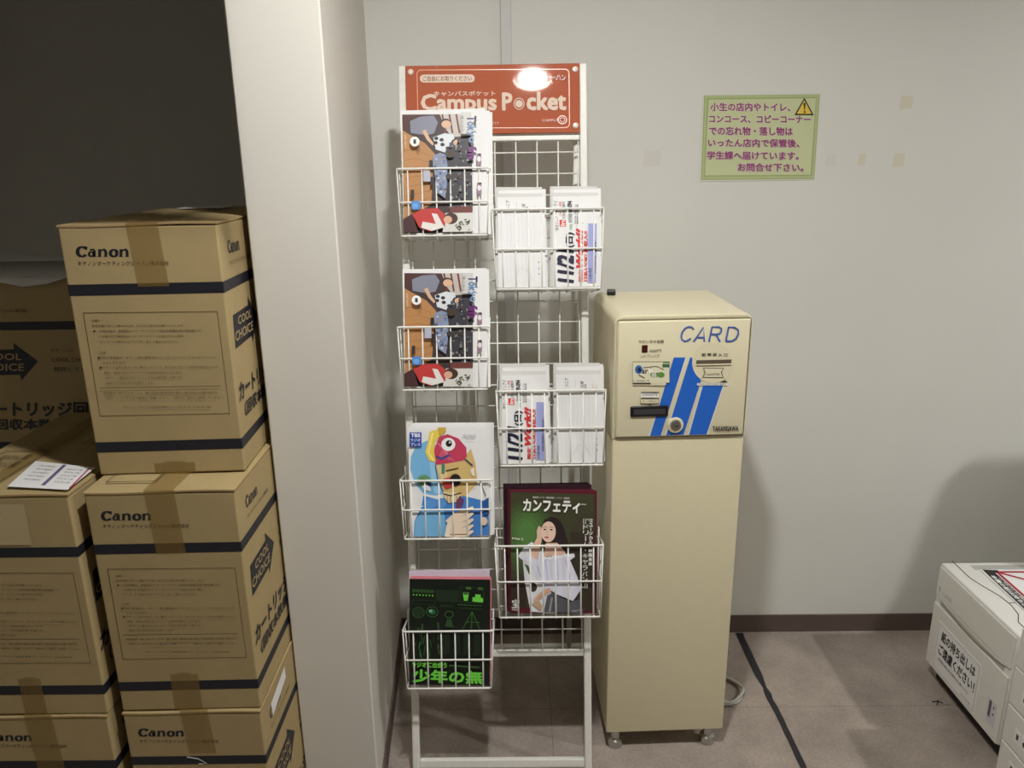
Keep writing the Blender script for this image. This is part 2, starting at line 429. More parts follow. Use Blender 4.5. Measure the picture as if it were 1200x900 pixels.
def make_carton():
    t = thing('cardboard_carton', '', 'box', (0, 0, 0), group='brown cardboard cartons')
    b = MB(); hw, hd = BW / 2, BD / 2
    b.box(-hw, hw, -hd, hd, 0, BH - .004, CARD, bevel=0.003, seg=2)
    # stripes printed round the sides
    def stripe(z0, z1):
        e = .0004
        for x0, x1, y0, y1 in ((-hw + .0015, hw - .0015, -hd - e, -hd - e), (-hw + .0015, hw - .0015, hd + e, hd + e)):
            b.add([(x0, y0, z0), (x1, y0, z0), (x1, y0, z1), (x0, y0, z1)], [(0, 1, 2, 3)], BLACKINK)
        for x in (-hw - e, hw + e):
            b.add([(x, -hd + .0015, z0), (x, hd - .0015, z0), (x, hd - .0015, z1), (x, -hd + .0015, z1)], [(0, 1, 2, 3)], BLACKINK)
        for sx in (-1, 1):
            for sy_ in (-1, 1):
                x, y = sx * (hw + e), sy_ * (hd + e)
                b.add([(x - sx * .002, y, z0), (x - sx * .0005, y - sy_ * .0005, z0), (x, y - sy_ * .002, z0), (x - sx * .002, y, z1), (x - sx * .0005, y - sy_ * .0005, z1), (x, y - sy_ * .002, z1)], [(0, 1, 4, 3), (1, 2, 5, 4)], BLACKINK)
    stripe(BH * .735, BH * .778); stripe(BH * .098, BH * .142)
    # front print, read off the topmost carton
    fq = [(69.3, 267.4), (253.5, 264.4), (287.8, 555), (119.8, 558.7)]
    A = Art(b, (-hw, -hd, BH), (BW, 0, 0), (0, 0, -BH), fq, (0, 220, 2.647))
    serif_logo(A, 242, 190, 407, 224, BLACKINK)
    A.text('キヤノンマーケティングジャパン株式会社', 248, 236, 527, 251, BLACKINK)
    A = Art(b, (-hw, -hd, BH), (BW, 0, 0), (0, 0, -BH), fq, (100, 350, 6), share=A)
    A.stroke([(0, 117), (930, 111), (1018, 826), (118, 838), (0, 117)], 4, BROWNINK)
    for x0, y0, x1, h, tx in [(45, 163, 135, 17, '・お願い・'), (62, 200, 705, 16, '回収本数の正しい集計のため、以下のご協力をお願いいたします。'),
            (70, 236, 828, 17, '●この回収箱は、使用済みトナーカートリッジ回収本数集計用の専用箱です。'), (108, 273, 705, 16, 'この箱以外で使用済みトナーカートリッジを送付された場合、'),
            (112, 311, 662, 16, 'バーコードが貼付されていても、正しく集計されません。'), (88, 386, 170, 17, '・ご注意・'),
            (102, 421, 928, 17, '●回収対象商品は、キヤノン製の使用済みトナーカートリッジ／ドラムカートリッジ'), (138, 458, 300, 15, 'のみになります。'),
            (115, 489, 935, 17, '●キヤノン以外の他メーカー製カートリッジ、ならびにキヤノン以外の他社によって'), (148, 527, 692, 16, '再生・改造されたカートリッジは回収対象外となります。'),
            (158, 562, 690, 16, '※キヤノン製以外のカートリッジをお送り頂いた際には、'), (162, 598, 495, 16, '返却できかねますのでお断りします。'),
            (145, 668, 942, 17, '回収箱が一杯になりましたら、箱と同封の集荷伝票を箱の上面の所定の位置に貼付け、'), (155, 704, 978, 17, '下記フリーダイヤルまで集荷をご依頼ください。（送料は、当社にて負担しています。）'),
            (282, 768, 890, 17, 'キヤノンリサイクル品回収専用フリーダイヤル：0120-065-444')]:
        A.text(tx, x0, y0, x1, y0 + h, BROWNINK)
    A.stroke([(118, 641), (952, 632)], 4, BROWNINK)
    # side print on the two long faces
    for sgn in (1, -1):
        o = (sgn * hw, -sgn * hd, BH); U = (0, sgn * BD, 0)
        A = Art(b, o, U, (0, 0, -1 * BH))
        A.rect(0, .0, .0001, .0001, CARD)
        serif_logo(A, .10, .075, .25, .13, BLACKINK)
        A.text('キヤノンマーケティングジャパン株式会社', .10, .155, .38, .175, BLACKINK)
        dq = [(-65.9, 327.1), (174.7, 323.8), (206.7, 545.2), (-17.8, 547.8)]
        A = Art(b, o, U, (0, 0, -BH), dq, (0, 380, 9.23), share=A)
        A.poly([(-300, 288), (158, 275), (150, 205), (415, 405), (238, 610), (222, 548), (-265, 562)], BLACKINK)
        WH = mat('carton_reversed_letters', (172, 148, 104), 0.7)
        A.text('COOL', -165, 318, 240, 392, WH, bold=0.015); A.text('CHOICE', -265, 428, 268, 508, WH, bold=0.015)
        A.text('キヤノンは', 555, 268, 805, 305, BLACKINK); A.text('COOL CHOICEに', 568, 362, 1100, 412, BLACKINK); A.text('賛同しています。', 585, 465, 1130, 515, BLACKINK)
        A = Art(b, o, U, (0, 0, -BH), dq, (0, 290, 3.33), share=A)
        A.text('カートリッジ回収用', -88, 602, 470, 660, BLACKINK, bold=0.032)
        A.text('（回収本数集計用）', -40, 668, 400, 712, BLACKINK, bold=0.026)
    b.build('carton_body', t)
    # two top flaps meeting on the middle line, slightly sprung
    for sx in (-1, 1):
        f = MB(); n = 10; vs_ = []; fs = []
        for j in range(n + 1):
            y = -hd - .001 + (BD + .002) * j / n
            wv = .0022 * math.sin(j * 1.9 + sx) * (1 if j in (0, 1, 2) else .5) + .004 * (j / n)
            for i in range(7):
                x = sx * (hw + .001) * (1 - i / 6); z = BH - .0005 + wv * math.sin(math.pi * min(1, i / 6 * .9 + .1)) * .9 + .001
                vs_ += [(x, y, z), (x, y, z - .0035)]
        for j in range(n):
            for i in range(6):
                a = (j * 7 + i) * 2; c_ = a + 14
                fs += [(a, a + 2, c_ + 2, c_), (a + 1, c_ + 1, c_ + 3, a + 3)]
        f.add(vs_, fs, CARD)
        ed = []
        for row in (0, n):
            for i in range(6): a = (row * 7 + i) * 2; ed.append((a, a + 1, a + 3, a + 2))
        for j in range(n):
            for i in (0, 6): a = (j * 7 + i) * 2; ed.append((a, a + 14, a + 15, a + 1))
        f.add(vs_, ed, CARD_EDGE)
        A = Art(f, (-hw, hd, BH + .0055), (BW, 0, 0), (0, -BD, 0))
        if sx < 0:
            A.frame(.09, .55, .43, .93, .006, BROWNINK); A.text('受付伝票', .14, .60, .36, .66, BROWNINK); A.text('貼付位置', .14, .68, .36, .74, BROWNINK)
        else:
            A.text('キヤノンリサイクル', .60, .12, .64, .48, BROWNINK, rot=90); A.text('回収カートリッジ専用箱', .66, .10, .70, .48, BROWNINK, rot=90)
        f.build('top_flap', t)
    return t
def tape_strip(t, s0, s1, top_drop, name='packing_tape'):
    """tape down the middle of the lid, folded over the front edge"""
    b = MB(); hw, hd = BW / 2, BD / 2; x0 = -hw + BW * s0; x1 = -hw + BW * s1
    e = .0009; pts = [(hd, BH + .0062), (0, BH + .0062), (-hd - .0015, BH + .0035), (-hd - e - .001, BH - .006), (-hd - e, BH - top_drop)]
    sk = [0, 0, 0, .002, .010]
    vs_ = []
    for (y, z), k in zip(pts, sk): vs_ += [(x0 + k * .6, y, z), (x1 + k * .6, y, z)]
    b.add(vs_, [(2 * i, 2 * i + 1, 2 * i + 3, 2 * i + 2) for i in range(len(pts) - 1)], TAPE)
    return b.build(name, t)
def tape_foot(t, s0, s1, h):
    b = MB(); hw, hd = BW / 2, BD / 2; x0 = -hw + BW * s0; x1 = -hw + BW * s1
    n = 6; vs_ = []
    for i in range(n + 1):
        x = x0 + (x1 - x0) * i / n; vs_ += [(x, -hd - .0009, .001), (x, -hd - .0009, h + (.0035 if 1 < i < 5 else 0))]
    b.add(vs_, [(2 * i, 2 * i + 1, 2 * i + 3, 2 * i + 2) for i in range(n)], TAPE)
    return b.build('packing_tape', t)

proto = make_carton()
BASE = 0.0
def place(front_right, yaw, z):
    u = Vector((math.cos(yaw), math.sin(yaw), 0)); n = Vector((-u.y, u.x, 0))
    c = Vector((front_right[0], front_right[1], 0)) - u * BW / 2 + n * BD / 2
    return (c.x, c.y, z), (0, 0, yaw)
GC = 'brown cardboard cartons'
spots = [((-.535, -.980), .007, BASE, 'cardboard carton at the bottom of the stack beside the pillar'),
         ((-.535, -.973), .020, BASE + BH + .003, 'cardboard carton in the middle of the stack beside the pillar, taped at top and bottom'),
         ((-.543, -.887), .050, BASE + 2 * BH + .006, 'tall cardboard carton topmost of the stack beside the pillar'),
         ((-.843, -.991), 0, BASE, 'cardboard carton beneath the one with a shipping slip, cut by the photo corner'),
         ((-.841, -.987), 0, BASE + BH + .003, 'cardboard carton with a white shipping slip on its lid')]
boxes = []
for i, (fr, yaw, z, lab) in enumerate(spots):
    loc, rot = place(fr, yaw, z)
    if i == 0: o = proto; o.location = loc; o.rotation_euler = rot; o['label'] = lab
    else: o = dup(proto, loc, rot, lab, GC)
    boxes.append(o)
DK_Y = -0.48
dark = dup(proto, (-1.363 + BD / 2, DK_Y + BW / 2, .821), (0, 0, -math.pi / 2), 'cardboard carton turned long side forward in the dark alcove, under a grey sheet', GC)
for o, a in zip(boxes, [(.42, .62, .10), (.40, .60, .128), (.43, .63, .113), (.40, .60, .135), (.30, .44, .02)]): tape_strip(o, *a)
for o, a in ((boxes[2], (.38, .66, .022)), (boxes[1], (.38, .58, .085)), (boxes[4], (.40, .56, .085))): tape_foot(o, *a)
# odd pieces on single cartons
o = boxes[4]; hw, hd = BW / 2, BD / 2
b = MB(); A = Art(b, (-hw, hd, BH + .0066), (BW, 0, 0), (0, -BD, 0), base=0)
sl = [(.29, .49), (.78, .59), (.79, .80), (.36, .75)]
b.add([A.at(p) for p in [(.23, .49 + .0), (.77, .585), (.79, .80), (.36, .742)]], [(0, 1, 2, 3)], PAPER)
b = MB()
P = lambda x, y: (x + .9815, y + .742, BH + .0075)
LQ = [(-.990, -.838), (-.845, -.884), (-.842, -.985), (-.965, -.962)]
LQ = [(-.992, -.832), (-.848, -.872), (-.843, -.981), (-.968, -.962)]
o0 = P(*LQ[0])
b.add([P(*q) for q in LQ], [(3, 2, 1, 0)], PAPER)
A = Art(b, P(-.985, -.836), (.140, -.030, 0), (0.018, -.115, 0))
A.rect(.44, .05, .50, .95, ink(108, 104, 140)); A.rect(.88, .10, .905, .97, ink(180, 50, 90))
for k in range(5): A.text('お届け先 電話番号', .10, .15 + .15 * k, .36, .20 + .15 * k, ink(90, 90, 100)); A.text('品名 記入欄', .58, .2 + .14 * k, .82, .25 + .14 * k, ink(110, 110, 120))
sp = b.build('shipping_slip', o); sp['label'] = 'white shipping slip with purple and red rules'
b = MB(); A = Art(b, (-hw, -hd, BH), (BW, 0, 0), (0, 0, -BH), base=.0012)
CLR = mat('clear_packing_tape', (186, 168, 128), 0.15)
A.rect(.30, .035, .70, .21, CLR); b.build('clear_tape', o)
# white scuffs
b = MB(); A = Art(b, (-hw, -hd, BH), (BW, 0, 0), (0, 0, -BH), base=.0012)
A.stroke([(.42, .225), (.50, .235), (.56, .26), (.50, .262)], .006, PAPER); b.build('tape_scrap', boxes[0])
b = MB(); b.box(-.065, .035, .13, .215, BH + .0064, BH + .0072, PAPER); b.build('paper_slip', boxes[2])
b = MB(); A = Art(b, (hw, -hd, BH), (0, BD, 0), (0, 0, -BH), base=.0012)
A.poly([(.12, .06), (.34, .03), (.34, .09), (.13, .13)], PAPER); b.build('paper_scrap', boxes[0])
# grey sheet lying on the far carton
b = MB(); n = 8; vs_ = []
for i in range(n + 1):
    x = -1.40 + .46 * i / n
    drop = .022 * math.exp(-((x + 1.17) / .09) ** 2) + .004 * math.sin(i * 1.7)
    vs_ += [(x, DK_Y - .004 + .0, 1.311 - drop * .2 - .004), (x, DK_Y - .012, 1.310 - drop - .004), (x, DK_Y + .03, 1.313), (x, DK_Y + .24, 1.313)]
fs = []
for i in range(n):
    a = 4 * i
    fs += [(a + 1, a, a + 4, a + 5), (a, a + 2, a + 6, a + 4), (a + 2, a + 3, a + 7, a + 6)]
b.add(vs_, fs, GREYPAPER, True)
sh = b.build('paper_sheet')
md = sh.modifiers.new('thickness', 'SOLIDIFY'); md.thickness = .0012; md.offset = 1
tag(sh, 'grey paper sheet lying over the edge of the carton in the alcove', 'paper')
# what carries the carton in the alcove
t = thing('metal_shelf', 'grey steel shelf under the carton in the dark alcove', 'shelf', (-1.12, DK_Y + .15, 0))
SHM = mat('grey_shelf_steel', (110, 110, 112), .5)
for x in (-.26, .25):
    for y in (-.12, .12): MB().box(x - .012, x + .012, y - .012, y + .012, 0, .818, SHM, bevel=.002).build('shelf_post', t)
for z in (.10, .45, .796): MB().box(-.245, .235, -.105, .105, z, z + .023, SHM, bevel=.003).build('shelf_board', t)

# ------------------------------------------------------------------ magazine rack
LEAN = .2247
RO = Vector((-.056, -.656, 0))
rack = thing('magazine_rack', 'white wire magazine rack leaning by the pillar, topped by an orange sign', 'magazine rack', RO, (-LEAN, 0, 0))
def rackbox(name, x0, x1, y0, y1, z0, z1, mt=RACKW, bev=.003): return MB().box(x0, x1, y0, y1, z0, z1, mt, bevel=bev).build(name, rack)
for s_ in (-1, 1):
    rackbox('front_post', *(sorted((s_ * .233, s_ * .2145))), -.004, .016, 0.008, 1.826)
    b = MB().box(*(sorted((s_ * .235, s_ * .2125))), -.006, .018, 0.0, .012, BLACKP, bevel=.002); b.build('post_cap', rack)
rackbox('crossbar', -.2145, .2145, -.002, .014, .036, .058)
rackbox('crossbar', -.2145, .2145, -.001, .013, .330, .346)
rackbox('crossbar', -.2145, .2145, -.001, .013, 1.640, 1.655)
b = MB()
for k in range(9): x = -.208 + .05265 * k; x = min(x, .2105); b.tube([(x, .006, .346), (x, .006, 1.640)], .0019, WIREW, 6)
for k in range(24): z = 1.613 - .0528 * k; b.tube([(-.2145, .009, z), (.2145, .009, z)], .0019, WIREW, 6)
b.build('wire_grid', rack)
# sign panel
b = MB(); sx0, sx1, sz0, sz1 = -.2145, .2145, 1.656, 1.8235
b.box(sx0, sx1, -.010, -.005, sz0, sz1, RED, bevel=.0008, seg=1)
SQ = [(477, 77), (681, 75), (681, 155.5), (477, 158)]
A = Art(b, (sx0, -.010, sz1), (sx1 - sx0, 0, 0), (0, 0, sz0 - sz1), SQ, (440, 50, 3), base=.0002, step=.00012)
pts = []
x0, y0, x1, y1, r = 152, 96, 686, 300, 14
for cx, cy_, a0 in ((x1 - r, y0 + r, -90), (x1 - r, y1 - r, 0), (x0 + r, y1 - r, 90), (x0 + r, y0 + r, 180)):
    for i in range(5): a = math.radians(a0 + 22.5 * i); pts.append((cx + r * math.cos(a), cy_ + r * math.sin(a)))
A.stroke(pts + [pts[0]], 3, mat('sign_line', (222, 160, 130), .3))
A.rrect(162, 112, 355, 140, 13, SIGNTXT)
A.text('ご自由にお取りください', 172, 117, 345, 135, mat('sign_dark_print', (120, 52, 36), .3), bold=.012)
A.text('キャンパスポケット', 210, 170, 428, 188, SIGNTXT, bold=.02)
A.text('Campus', 163, 180, 432, 256, SIGNTXT, bold=.034)
A.text('P', 450, 176, 487, 240, SIGNTXT, bold=.036)
A.ell(510, 216, 13, 13, SIGNTXT); A.ring(510, 216, 19, 21, 3, SIGNTXT)
A.text('cket', 536, 174, 676, 240, SIGNTXT, bold=.036)
A.text('のお店です', 395, 278, 438, 290, SIGNTXT); A.text('CAMPUS', 590, 270, 646, 279, mat('sign_grey', (190, 140, 130), .3)); A.ring(661, 273, 17, 16, 4, mat('sign_line', (222, 160, 130), .3)); A.ring(661, 273, 10, 9, 3, mat('sign_grey', (190, 140, 130), .3))
A.text('トーハン', 610, 115, 675, 136, mat('sign_dark_print', (120, 52, 36), .3), bold=.02)
sg = b.build('sign_panel', rack); sg['label'] = 'glossy orange sign with cream lettering'
for px_, pz in ((-.2015, 1.808), (.2035, 1.808), (-.2015, 1.672), (.2035, 1.672)):
    MB().lathe([(.0075, 0), (.0075, .002), (.0055, .0045), (.0, .005)], (px_, -.010, pz), (0, -1, 0), mat('bolt_cap', (225, 205, 190), .3), 16).build('sign_bolt', sg)
# rear frame (A-frame legs); built in the rack's own tilted coordinates from world points
RINV = (Matrix.Translation(RO) @ Matrix.Rotation(-LEAN, 4, 'X')).inverted()
def W2R(p): return RINV @ Vector(p)
for x in (-.130, .153):
    MB().tube([W2R((x, -.098, .012)), W2R((x - .004 if x < 0 else x, -.20, .95)), W2R((x, -.268, 1.60))], .0085, RACKW, 10).build('rear_leg', rack)
MB().tube([W2R((-.27, -.095, .012)), W2R((.26, -.095, .012))], .011, RACKW, 10).build('rear_foot_bar', rack)
# baskets
BDEP = .085
def basket(x0, x1, z0, z1, nv, drop=.004):
    b = MB(); yf = -BDEP; r = .0024; i_ = .008; zm = z0 + (z1 - z0) * .50
    loops = [(z1, 0, r), (zm, .004, r * .85), (z0, i_, r * .9)]
    for z, ins, rr in loops:
        b.tube([(x0 + ins, -.003, z), (x0 + ins, yf + .004, z), (x0 + ins + .004, yf, z), (x1 - ins - .004, yf, z), (x1 - ins, yf + .004, z), (x1 - ins, -.003, z)], rr, WIREW, 8)
    for z, ins, rr in (loops[0], loops[2]): b.tube([(x0 + ins, -.003, z), (x1 - ins, -.003, z)], rr, WIREW, 8)
    for k in range(nv):
        x = x0 + (x1 - x0) * (k + .75) / (nv + .5); xm = (x0 + x1) / 2; xb = xm + (x - xm) * .985
        b.tube([(x, yf + .003, z1), (xb, yf + .003, z0 - .005), (xb, yf + .012, z0 - .007), (xb, -.004, z0 - .004)], .0017, WIREW, 6)
    for s_, xx in ((1, x0), (-1, x1)):
        for y in (yf + .003, yf * .5): b.tube([(xx, y, z1), (xx + s_ * i_, y, z0)], .0017, WIREW, 6)
        b.tube([(xx + s_ * .002, -.003, z1 + .022), (xx + s_ * i_, -.003, z0)], .002, WIREW, 6)
        b.tube([(xx + s_ * .002, -.003, z1 + .022), (xx + s_ * .002, .012, z1 + .022), (xx + s_ * .002, .012, z1 + .012)], .002, WIREW, 6)
    return b.build('wire_basket', rack)
LB = [(-.230, -.008, 1.398, 1.557), (-.236, -.014, 1.028, 1.180), (-.238, -.014, .662, .806), (-.239, -.015, .287, .431)]
RB = [(-.004, .264, 1.268, 1.458), (.000, .266, .840, 1.022), (-.008, .257, .464, .642)]
for q in LB: basket(*q, 6)
for q in RB: basket(*q, 8)

RM = Matrix.Translation(RO) @ Matrix.Rotation(-LEAN, 4, 'X')
def on_rack(name, label, cat, x, y, z, group=None, tilt=0.0, roll=0.0):
    """an Empty at the foot of a paper item standing in a basket (x, y, z in the rack's plane)"""
    o = bpy.data.objects.new(name, None); COL.objects.link(o); o.empty_display_size = .03
    o.matrix_world = RM @ Matrix.Translation((x, y, z)) @ Matrix.Rotation(tilt, 4, 'X') @ Matrix.Rotation(roll, 4, 'Y')
    return tag(o, label, cat, group)
def booklet(name, label, cat, x, y, z, w_, h_, th, cover, art=None, group=None, roll=0.0, tilt=0.0, pages=PAPER):
    t = on_rack(name, label, cat, x, y, z, group, tilt, roll)
    MB().box(-w_ / 2 + .001, w_ / 2 - .0008, -th / 2 + .0006, th / 2 - .0006, .001, h_ - .001, pages).build('pages', t)
    MB().box(-w_ / 2, w_ / 2, th / 2 - .0006, th / 2, 0, h_, cover).build('back_cover', t)
    b = MB().box(-w_ / 2, w_ / 2, -th / 2, -th / 2 + .0006, 0, h_, cover)
    if art: art(b, (-w_ / 2, -th / 2, h_), (w_, 0, 0), (0, 0, -h_))
    b.build('front_cover', t)
    return t

# --- cover pictures
def art_group(b, o, U, V):
    Q = [(472, 318), (571, 316), (573, 457), (474, 458)]
    A = Art(b, o, U, V, Q, (470, 310, 5.625), step=.00009, clip=True)
    I = ink
    A.rect(24, 70, 476, 820, I(66, 52, 52))
    A.poly([(24, 70), (272, 70), (250, 110), (75, 185), (24, 160)], I(78, 46, 44))
    A.poly([(270, 70), (478, 72), (478, 205), (345, 215), (300, 150)], I(196, 190, 182))
    for x in (292, 338, 384): A.stroke([(x - 6, 70), (x + 14, 190)], 12, I(122, 52, 48))
    A.poly([(24, 168), (60, 190), (170, 250), (235, 320), (222, 400), (205, 640), (110, 690), (60, 720), (24, 735)], I(182, 132, 82))
    for k in range(7): A.stroke([(30, 300 + 58 * k), (110, 290 + 56 * k), (200, 330 + 44 * k)], 3, I(156, 106, 62))
    A.poly([(75, 112), (140, 85), (230, 78), (258, 122), (232, 190), (182, 202), (130, 195), (78, 186)], I(132, 134, 150))
    A.stroke([(165, 170), (192, 225), (225, 262)], [26, 22, 16], I(216, 176, 146)); A.ell(308, 128, 36, 30, I(62, 42, 36)); A.ell(312, 134, 32, 25, I(220, 180, 150))
    A.poly([(225, 215), (300, 190), (360, 200), (368, 268), (300, 312), (240, 292)], I(218, 222, 226)); A.ell(372, 250, 30, 24, I(56, 40, 34)); A.ell(380, 252, 24, 20, I(214, 174, 144))
    for x, y in ((245, 222), (280, 232), (240, 250), (285, 262), (320, 285)): A.ell(x, y, 14, 11, I(46, 44, 50))
    A.poly([(305, 300), (478, 205), (478, 690), (330, 690), (310, 500)], I(58, 56, 62))
    rnd = random.Random(3)
    for k in range(70):
        x, y = rnd.uniform(325, 468), rnd.uniform(230, 680); c = rnd.choice([(92, 94, 102), (38, 36, 44), (120, 126, 112), (76, 82, 110), (150, 150, 146), (84, 60, 56)])
        A.rect(x, y, x + rnd.uniform(5, 20), y + rnd.uniform(5, 22), I(*c))
    A.poly([(225, 335), (270, 318), (308, 330), (318, 400), (312, 520), (300, 606), (250, 570), (235, 470), (222, 390)], I(134, 146, 172))
    for k in range(26):
        x, y = rnd.uniform(232, 305), rnd.uniform(335, 590); c = rnd.choice([(186, 192, 206), (84, 92, 120), (160, 140, 130), (110, 130, 176)])
        A.ell(x, y, rnd.uniform(6, 14), rnd.uniform(5, 12), I(*c), 8)
    A.ell(335, 330, 26, 22, I(70, 54, 36)); A.ell(325, 470, 20, 18, I(60, 50, 48)); A.rect(160, 430, 205, 500, I(176, 180, 196)); A.rect(200, 365, 222, 410, I(38, 32, 34)); A.rect(205, 470, 222, 530, I(42, 36, 38))
    A.rect(75, 550, 98, 605, I(60, 46, 42))
    A.rrect(78, 620, 138, 676, 16, I(78, 138, 206)); A.ell(105, 650, 20, 16, I(110, 166, 224))
    A.rect(330, 660, 478, 700, I(110, 58, 52))
    A.poly([(24, 735), (85, 700), (120, 820), (24, 820)], I(70, 40, 42))
    A.poly([(300, 700), (478, 700), (478, 820), (280, 820)], I(214, 212, 206))
    A.poly([(84, 705), (150, 672), (250, 668), (302, 712), (296, 785), (200, 815), (128, 790)], I(190, 58, 56))
    A.poly([(210, 700), (246, 705), (292, 790), (210, 812), (140, 790), (150, 752), (236, 768)], I(226, 222, 216))
    A.ell(335, 735, 46, 36, I(70, 46, 38)); A.ell(316, 742, 28, 24, I(214, 170, 140))
    for k in range(16):
        x, y = rnd.uniform(372, 468), rnd.uniform(735, 810); A.stroke([(x, y), (x + rnd.uniform(-26, 26), y + rnd.uniform(-22, 22))], 6, I(*rnd.choice([(66, 74, 44), (92, 100, 62), (44, 48, 34)])))
    A.ell(108, 250, 31, 31, I(240, 240, 238)); A.text('1', 99, 236, 117, 264, I(60, 56, 60), -90, .03)
    A.text('つながる', 118, 275, 146, 308, I(40, 34, 34), -90, .02); A.text('LIVE TOKYO', 42, 210, 54, 292, I(235, 220, 200), -90)
    A.rect(412, 70, 478, 205, I(204, 203, 200)); A.text('10', 412, 92, 430, 112, I(60, 60, 64), -90, .02); A.text('OCT. NOV. 2021', 414, 120, 426, 190, I(110, 110, 112), -90)
    A.text('T', 450, 92, 512, 128, I(44, 40, 92), -90, .03); A.text('ok', 450, 128, 512, 186, I(92, 130, 172), -90, .03); A.text('yo', 446, 188, 496, 262, I(120, 146, 180), -90, .03); A.text('fm', 452, 282, 512, 364, I(108, 34, 112), -90, .05)
    for y in (330, 512): A.rect(510, y, 541, y + 74, I(150, 120, 140)); A.ell(526, y + 34, 13, 17, I(228, 224, 222)); A.ell(530, y + 6, 9, 7, I(52, 40, 44))

def art_creature(b, o, U, V):
    Q = [(478, 502), (573.5, 500), (575.5, 631), (482, 632)]
    A = Art(b, o, U, V, Q, (470, 490, 6), step=.00009, clip=True); I = ink
    LB_, MBl = I(120, 182, 224), I(70, 132, 204)
    A.poly([(95, 860), (100, 740), (150, 640), (330, 600), (430, 560), (520, 580), (600, 600), (625, 640), (625, 860)], MBl)
    A.poly([(100, 860), (105, 735), (165, 655), (300, 620), (330, 860)], LB_)
    A.poly([(190, 165), (245, 200), (250, 320), (300, 420), (330, 540), (250, 560), (160, 545), (100, 470), (68, 370), (72, 280), (110, 200)], LB_)
    A.poly([(195, 250), (245, 290), (262, 420), (300, 540), (240, 545), (215, 430)], I(150, 200, 232))
    A.poly([(160, 560), (215, 575), (270, 590), (310, 575), (335, 610), (300, 650), (220, 655), (150, 630)], MBl); A.ell(215, 615, 42, 36, I(92, 150, 214)); A.ell(290, 612, 36, 34, I(92, 150, 214))
    A.poly([(250, 345), (330, 330), (440, 300), (498, 222), (530, 330), (545, 460), (470, 560), (360, 580), (300, 520), (270, 430)], I(212, 182, 118))
    A.poly([(250, 345), (300, 335), (335, 420), (290, 450)], I(226, 204, 150))
    A.poly([(245, 340), (235, 230), (270, 140), (330, 118), (410, 150), (465, 215), (470, 280), (440, 310), (330, 330)], I(196, 62, 92))
    for k in range(7): A.stroke([(255 + 12 * k, 180 + 5 * k), (300 + 6 * k, 230 + 8 * k), (260 + 20 * k, 300 + 2 * k)], 5, I(226, 120, 140))
    A.stroke([(250, 280), (290, 296), (345, 268)], 18, I(74, 70, 140))
    A.poly([(205, 100), (262, 85), (275, 130), (240, 180), (236, 250), (250, 320), (200, 310), (172, 250), (190, 180)], I(232, 206, 84))
    A.stroke([(225, 110), (210, 180), (196, 250), (232, 310)], 14, I(246, 230, 140)); A.poly([(262, 70), (320, 55), (318, 100), (285, 135), (270, 110)], I(206, 170, 70))
    A.ell(337, 192, 50, 48, I(240, 238, 234)); A.ell(341, 186, 22, 24, I(26, 26, 30)); A.ell(347, 178, 7, 7, I(220, 220, 220))
    A.ell(165, 455, 50, 44, I(104, 150, 106)); A.ell(160, 460, 30, 26, I(84, 128, 92)); A.poly([(150, 490), (205, 480), (218, 530), (165, 515)], I(222, 224, 228)); A.poly([(185, 455), (215, 470), (215, 500), (190, 485)], I(40, 60, 120))
    A.rect(290, 335, 312, 400, I(70, 130, 110)); A.stroke([(320, 382), (410, 362)], 7, I(60, 44, 34)); A.stroke([(245, 340), (262, 440), (300, 530), (345, 570)], 6, I(40, 60, 96)); A.stroke([(455, 295), (510, 345)], 10, I(60, 74, 96))
    A.poly([(300, 440), (360, 425), (365, 500), (320, 512), (298, 480)], I(196, 66, 60)); A.ell(388, 448, 40, 44, I(34, 24, 24))
    A.poly([(300, 530), (430, 545), (420, 600), (340, 612), (315, 580)], I(224, 206, 160)); A.stroke([(305, 548), (360, 560), (430, 540)], 9, I(70, 50, 36))
    for k in range(5): A.stroke([(330 + 22 * k, 560), (332 + 22 * k, 606)], 4, I(120, 96, 60))
    A.poly([(400, 590), (420, 560), (450, 590), (420, 660), (390, 650)], I(110, 60, 100))
    for k in range(5):
        y = 690 + 42 * k; A.stroke([(330, y + 60), (390, y + 10), (470, y - 20), (515, y - 50)], [34, 42, 36, 16], I(238, 216, 190)); A.stroke([(345, y + 76), (395, y + 34), (470, y + 6)], 6, I(120, 78, 58))
    A.poly([(310, 860), (330, 760), (360, 720), (350, 860)], I(240, 226, 206))
    A.stroke([(560, 450), (605, 560)], 5, I(46, 60, 80)); A.poly([(495, 370), (520, 360), (525, 420), (505, 410)], I(236, 232, 222))
    A.poly([(580, 600), (625, 570), (625, 690), (590, 700)], I(40, 86, 150)); A.ell(590, 740, 26, 30, I(226, 200, 176))
    A.rect(62, 105, 147, 209, I(30, 66, 160)); A.text('TBS', 71, 112, 139, 140, I(240, 240, 245), 0, .04); A.text('ラジオ', 70, 150, 140, 172, I(225, 230, 245), 0, .02); A.text('プレス', 70, 180, 140, 203, I(225, 230, 245), 0, .02)
    A.text('TBS RADIO', 440, 120, 535, 140, I(110, 116, 140)); A.text('PRESS 2021', 462, 150, 520, 158, I(150, 150, 160))

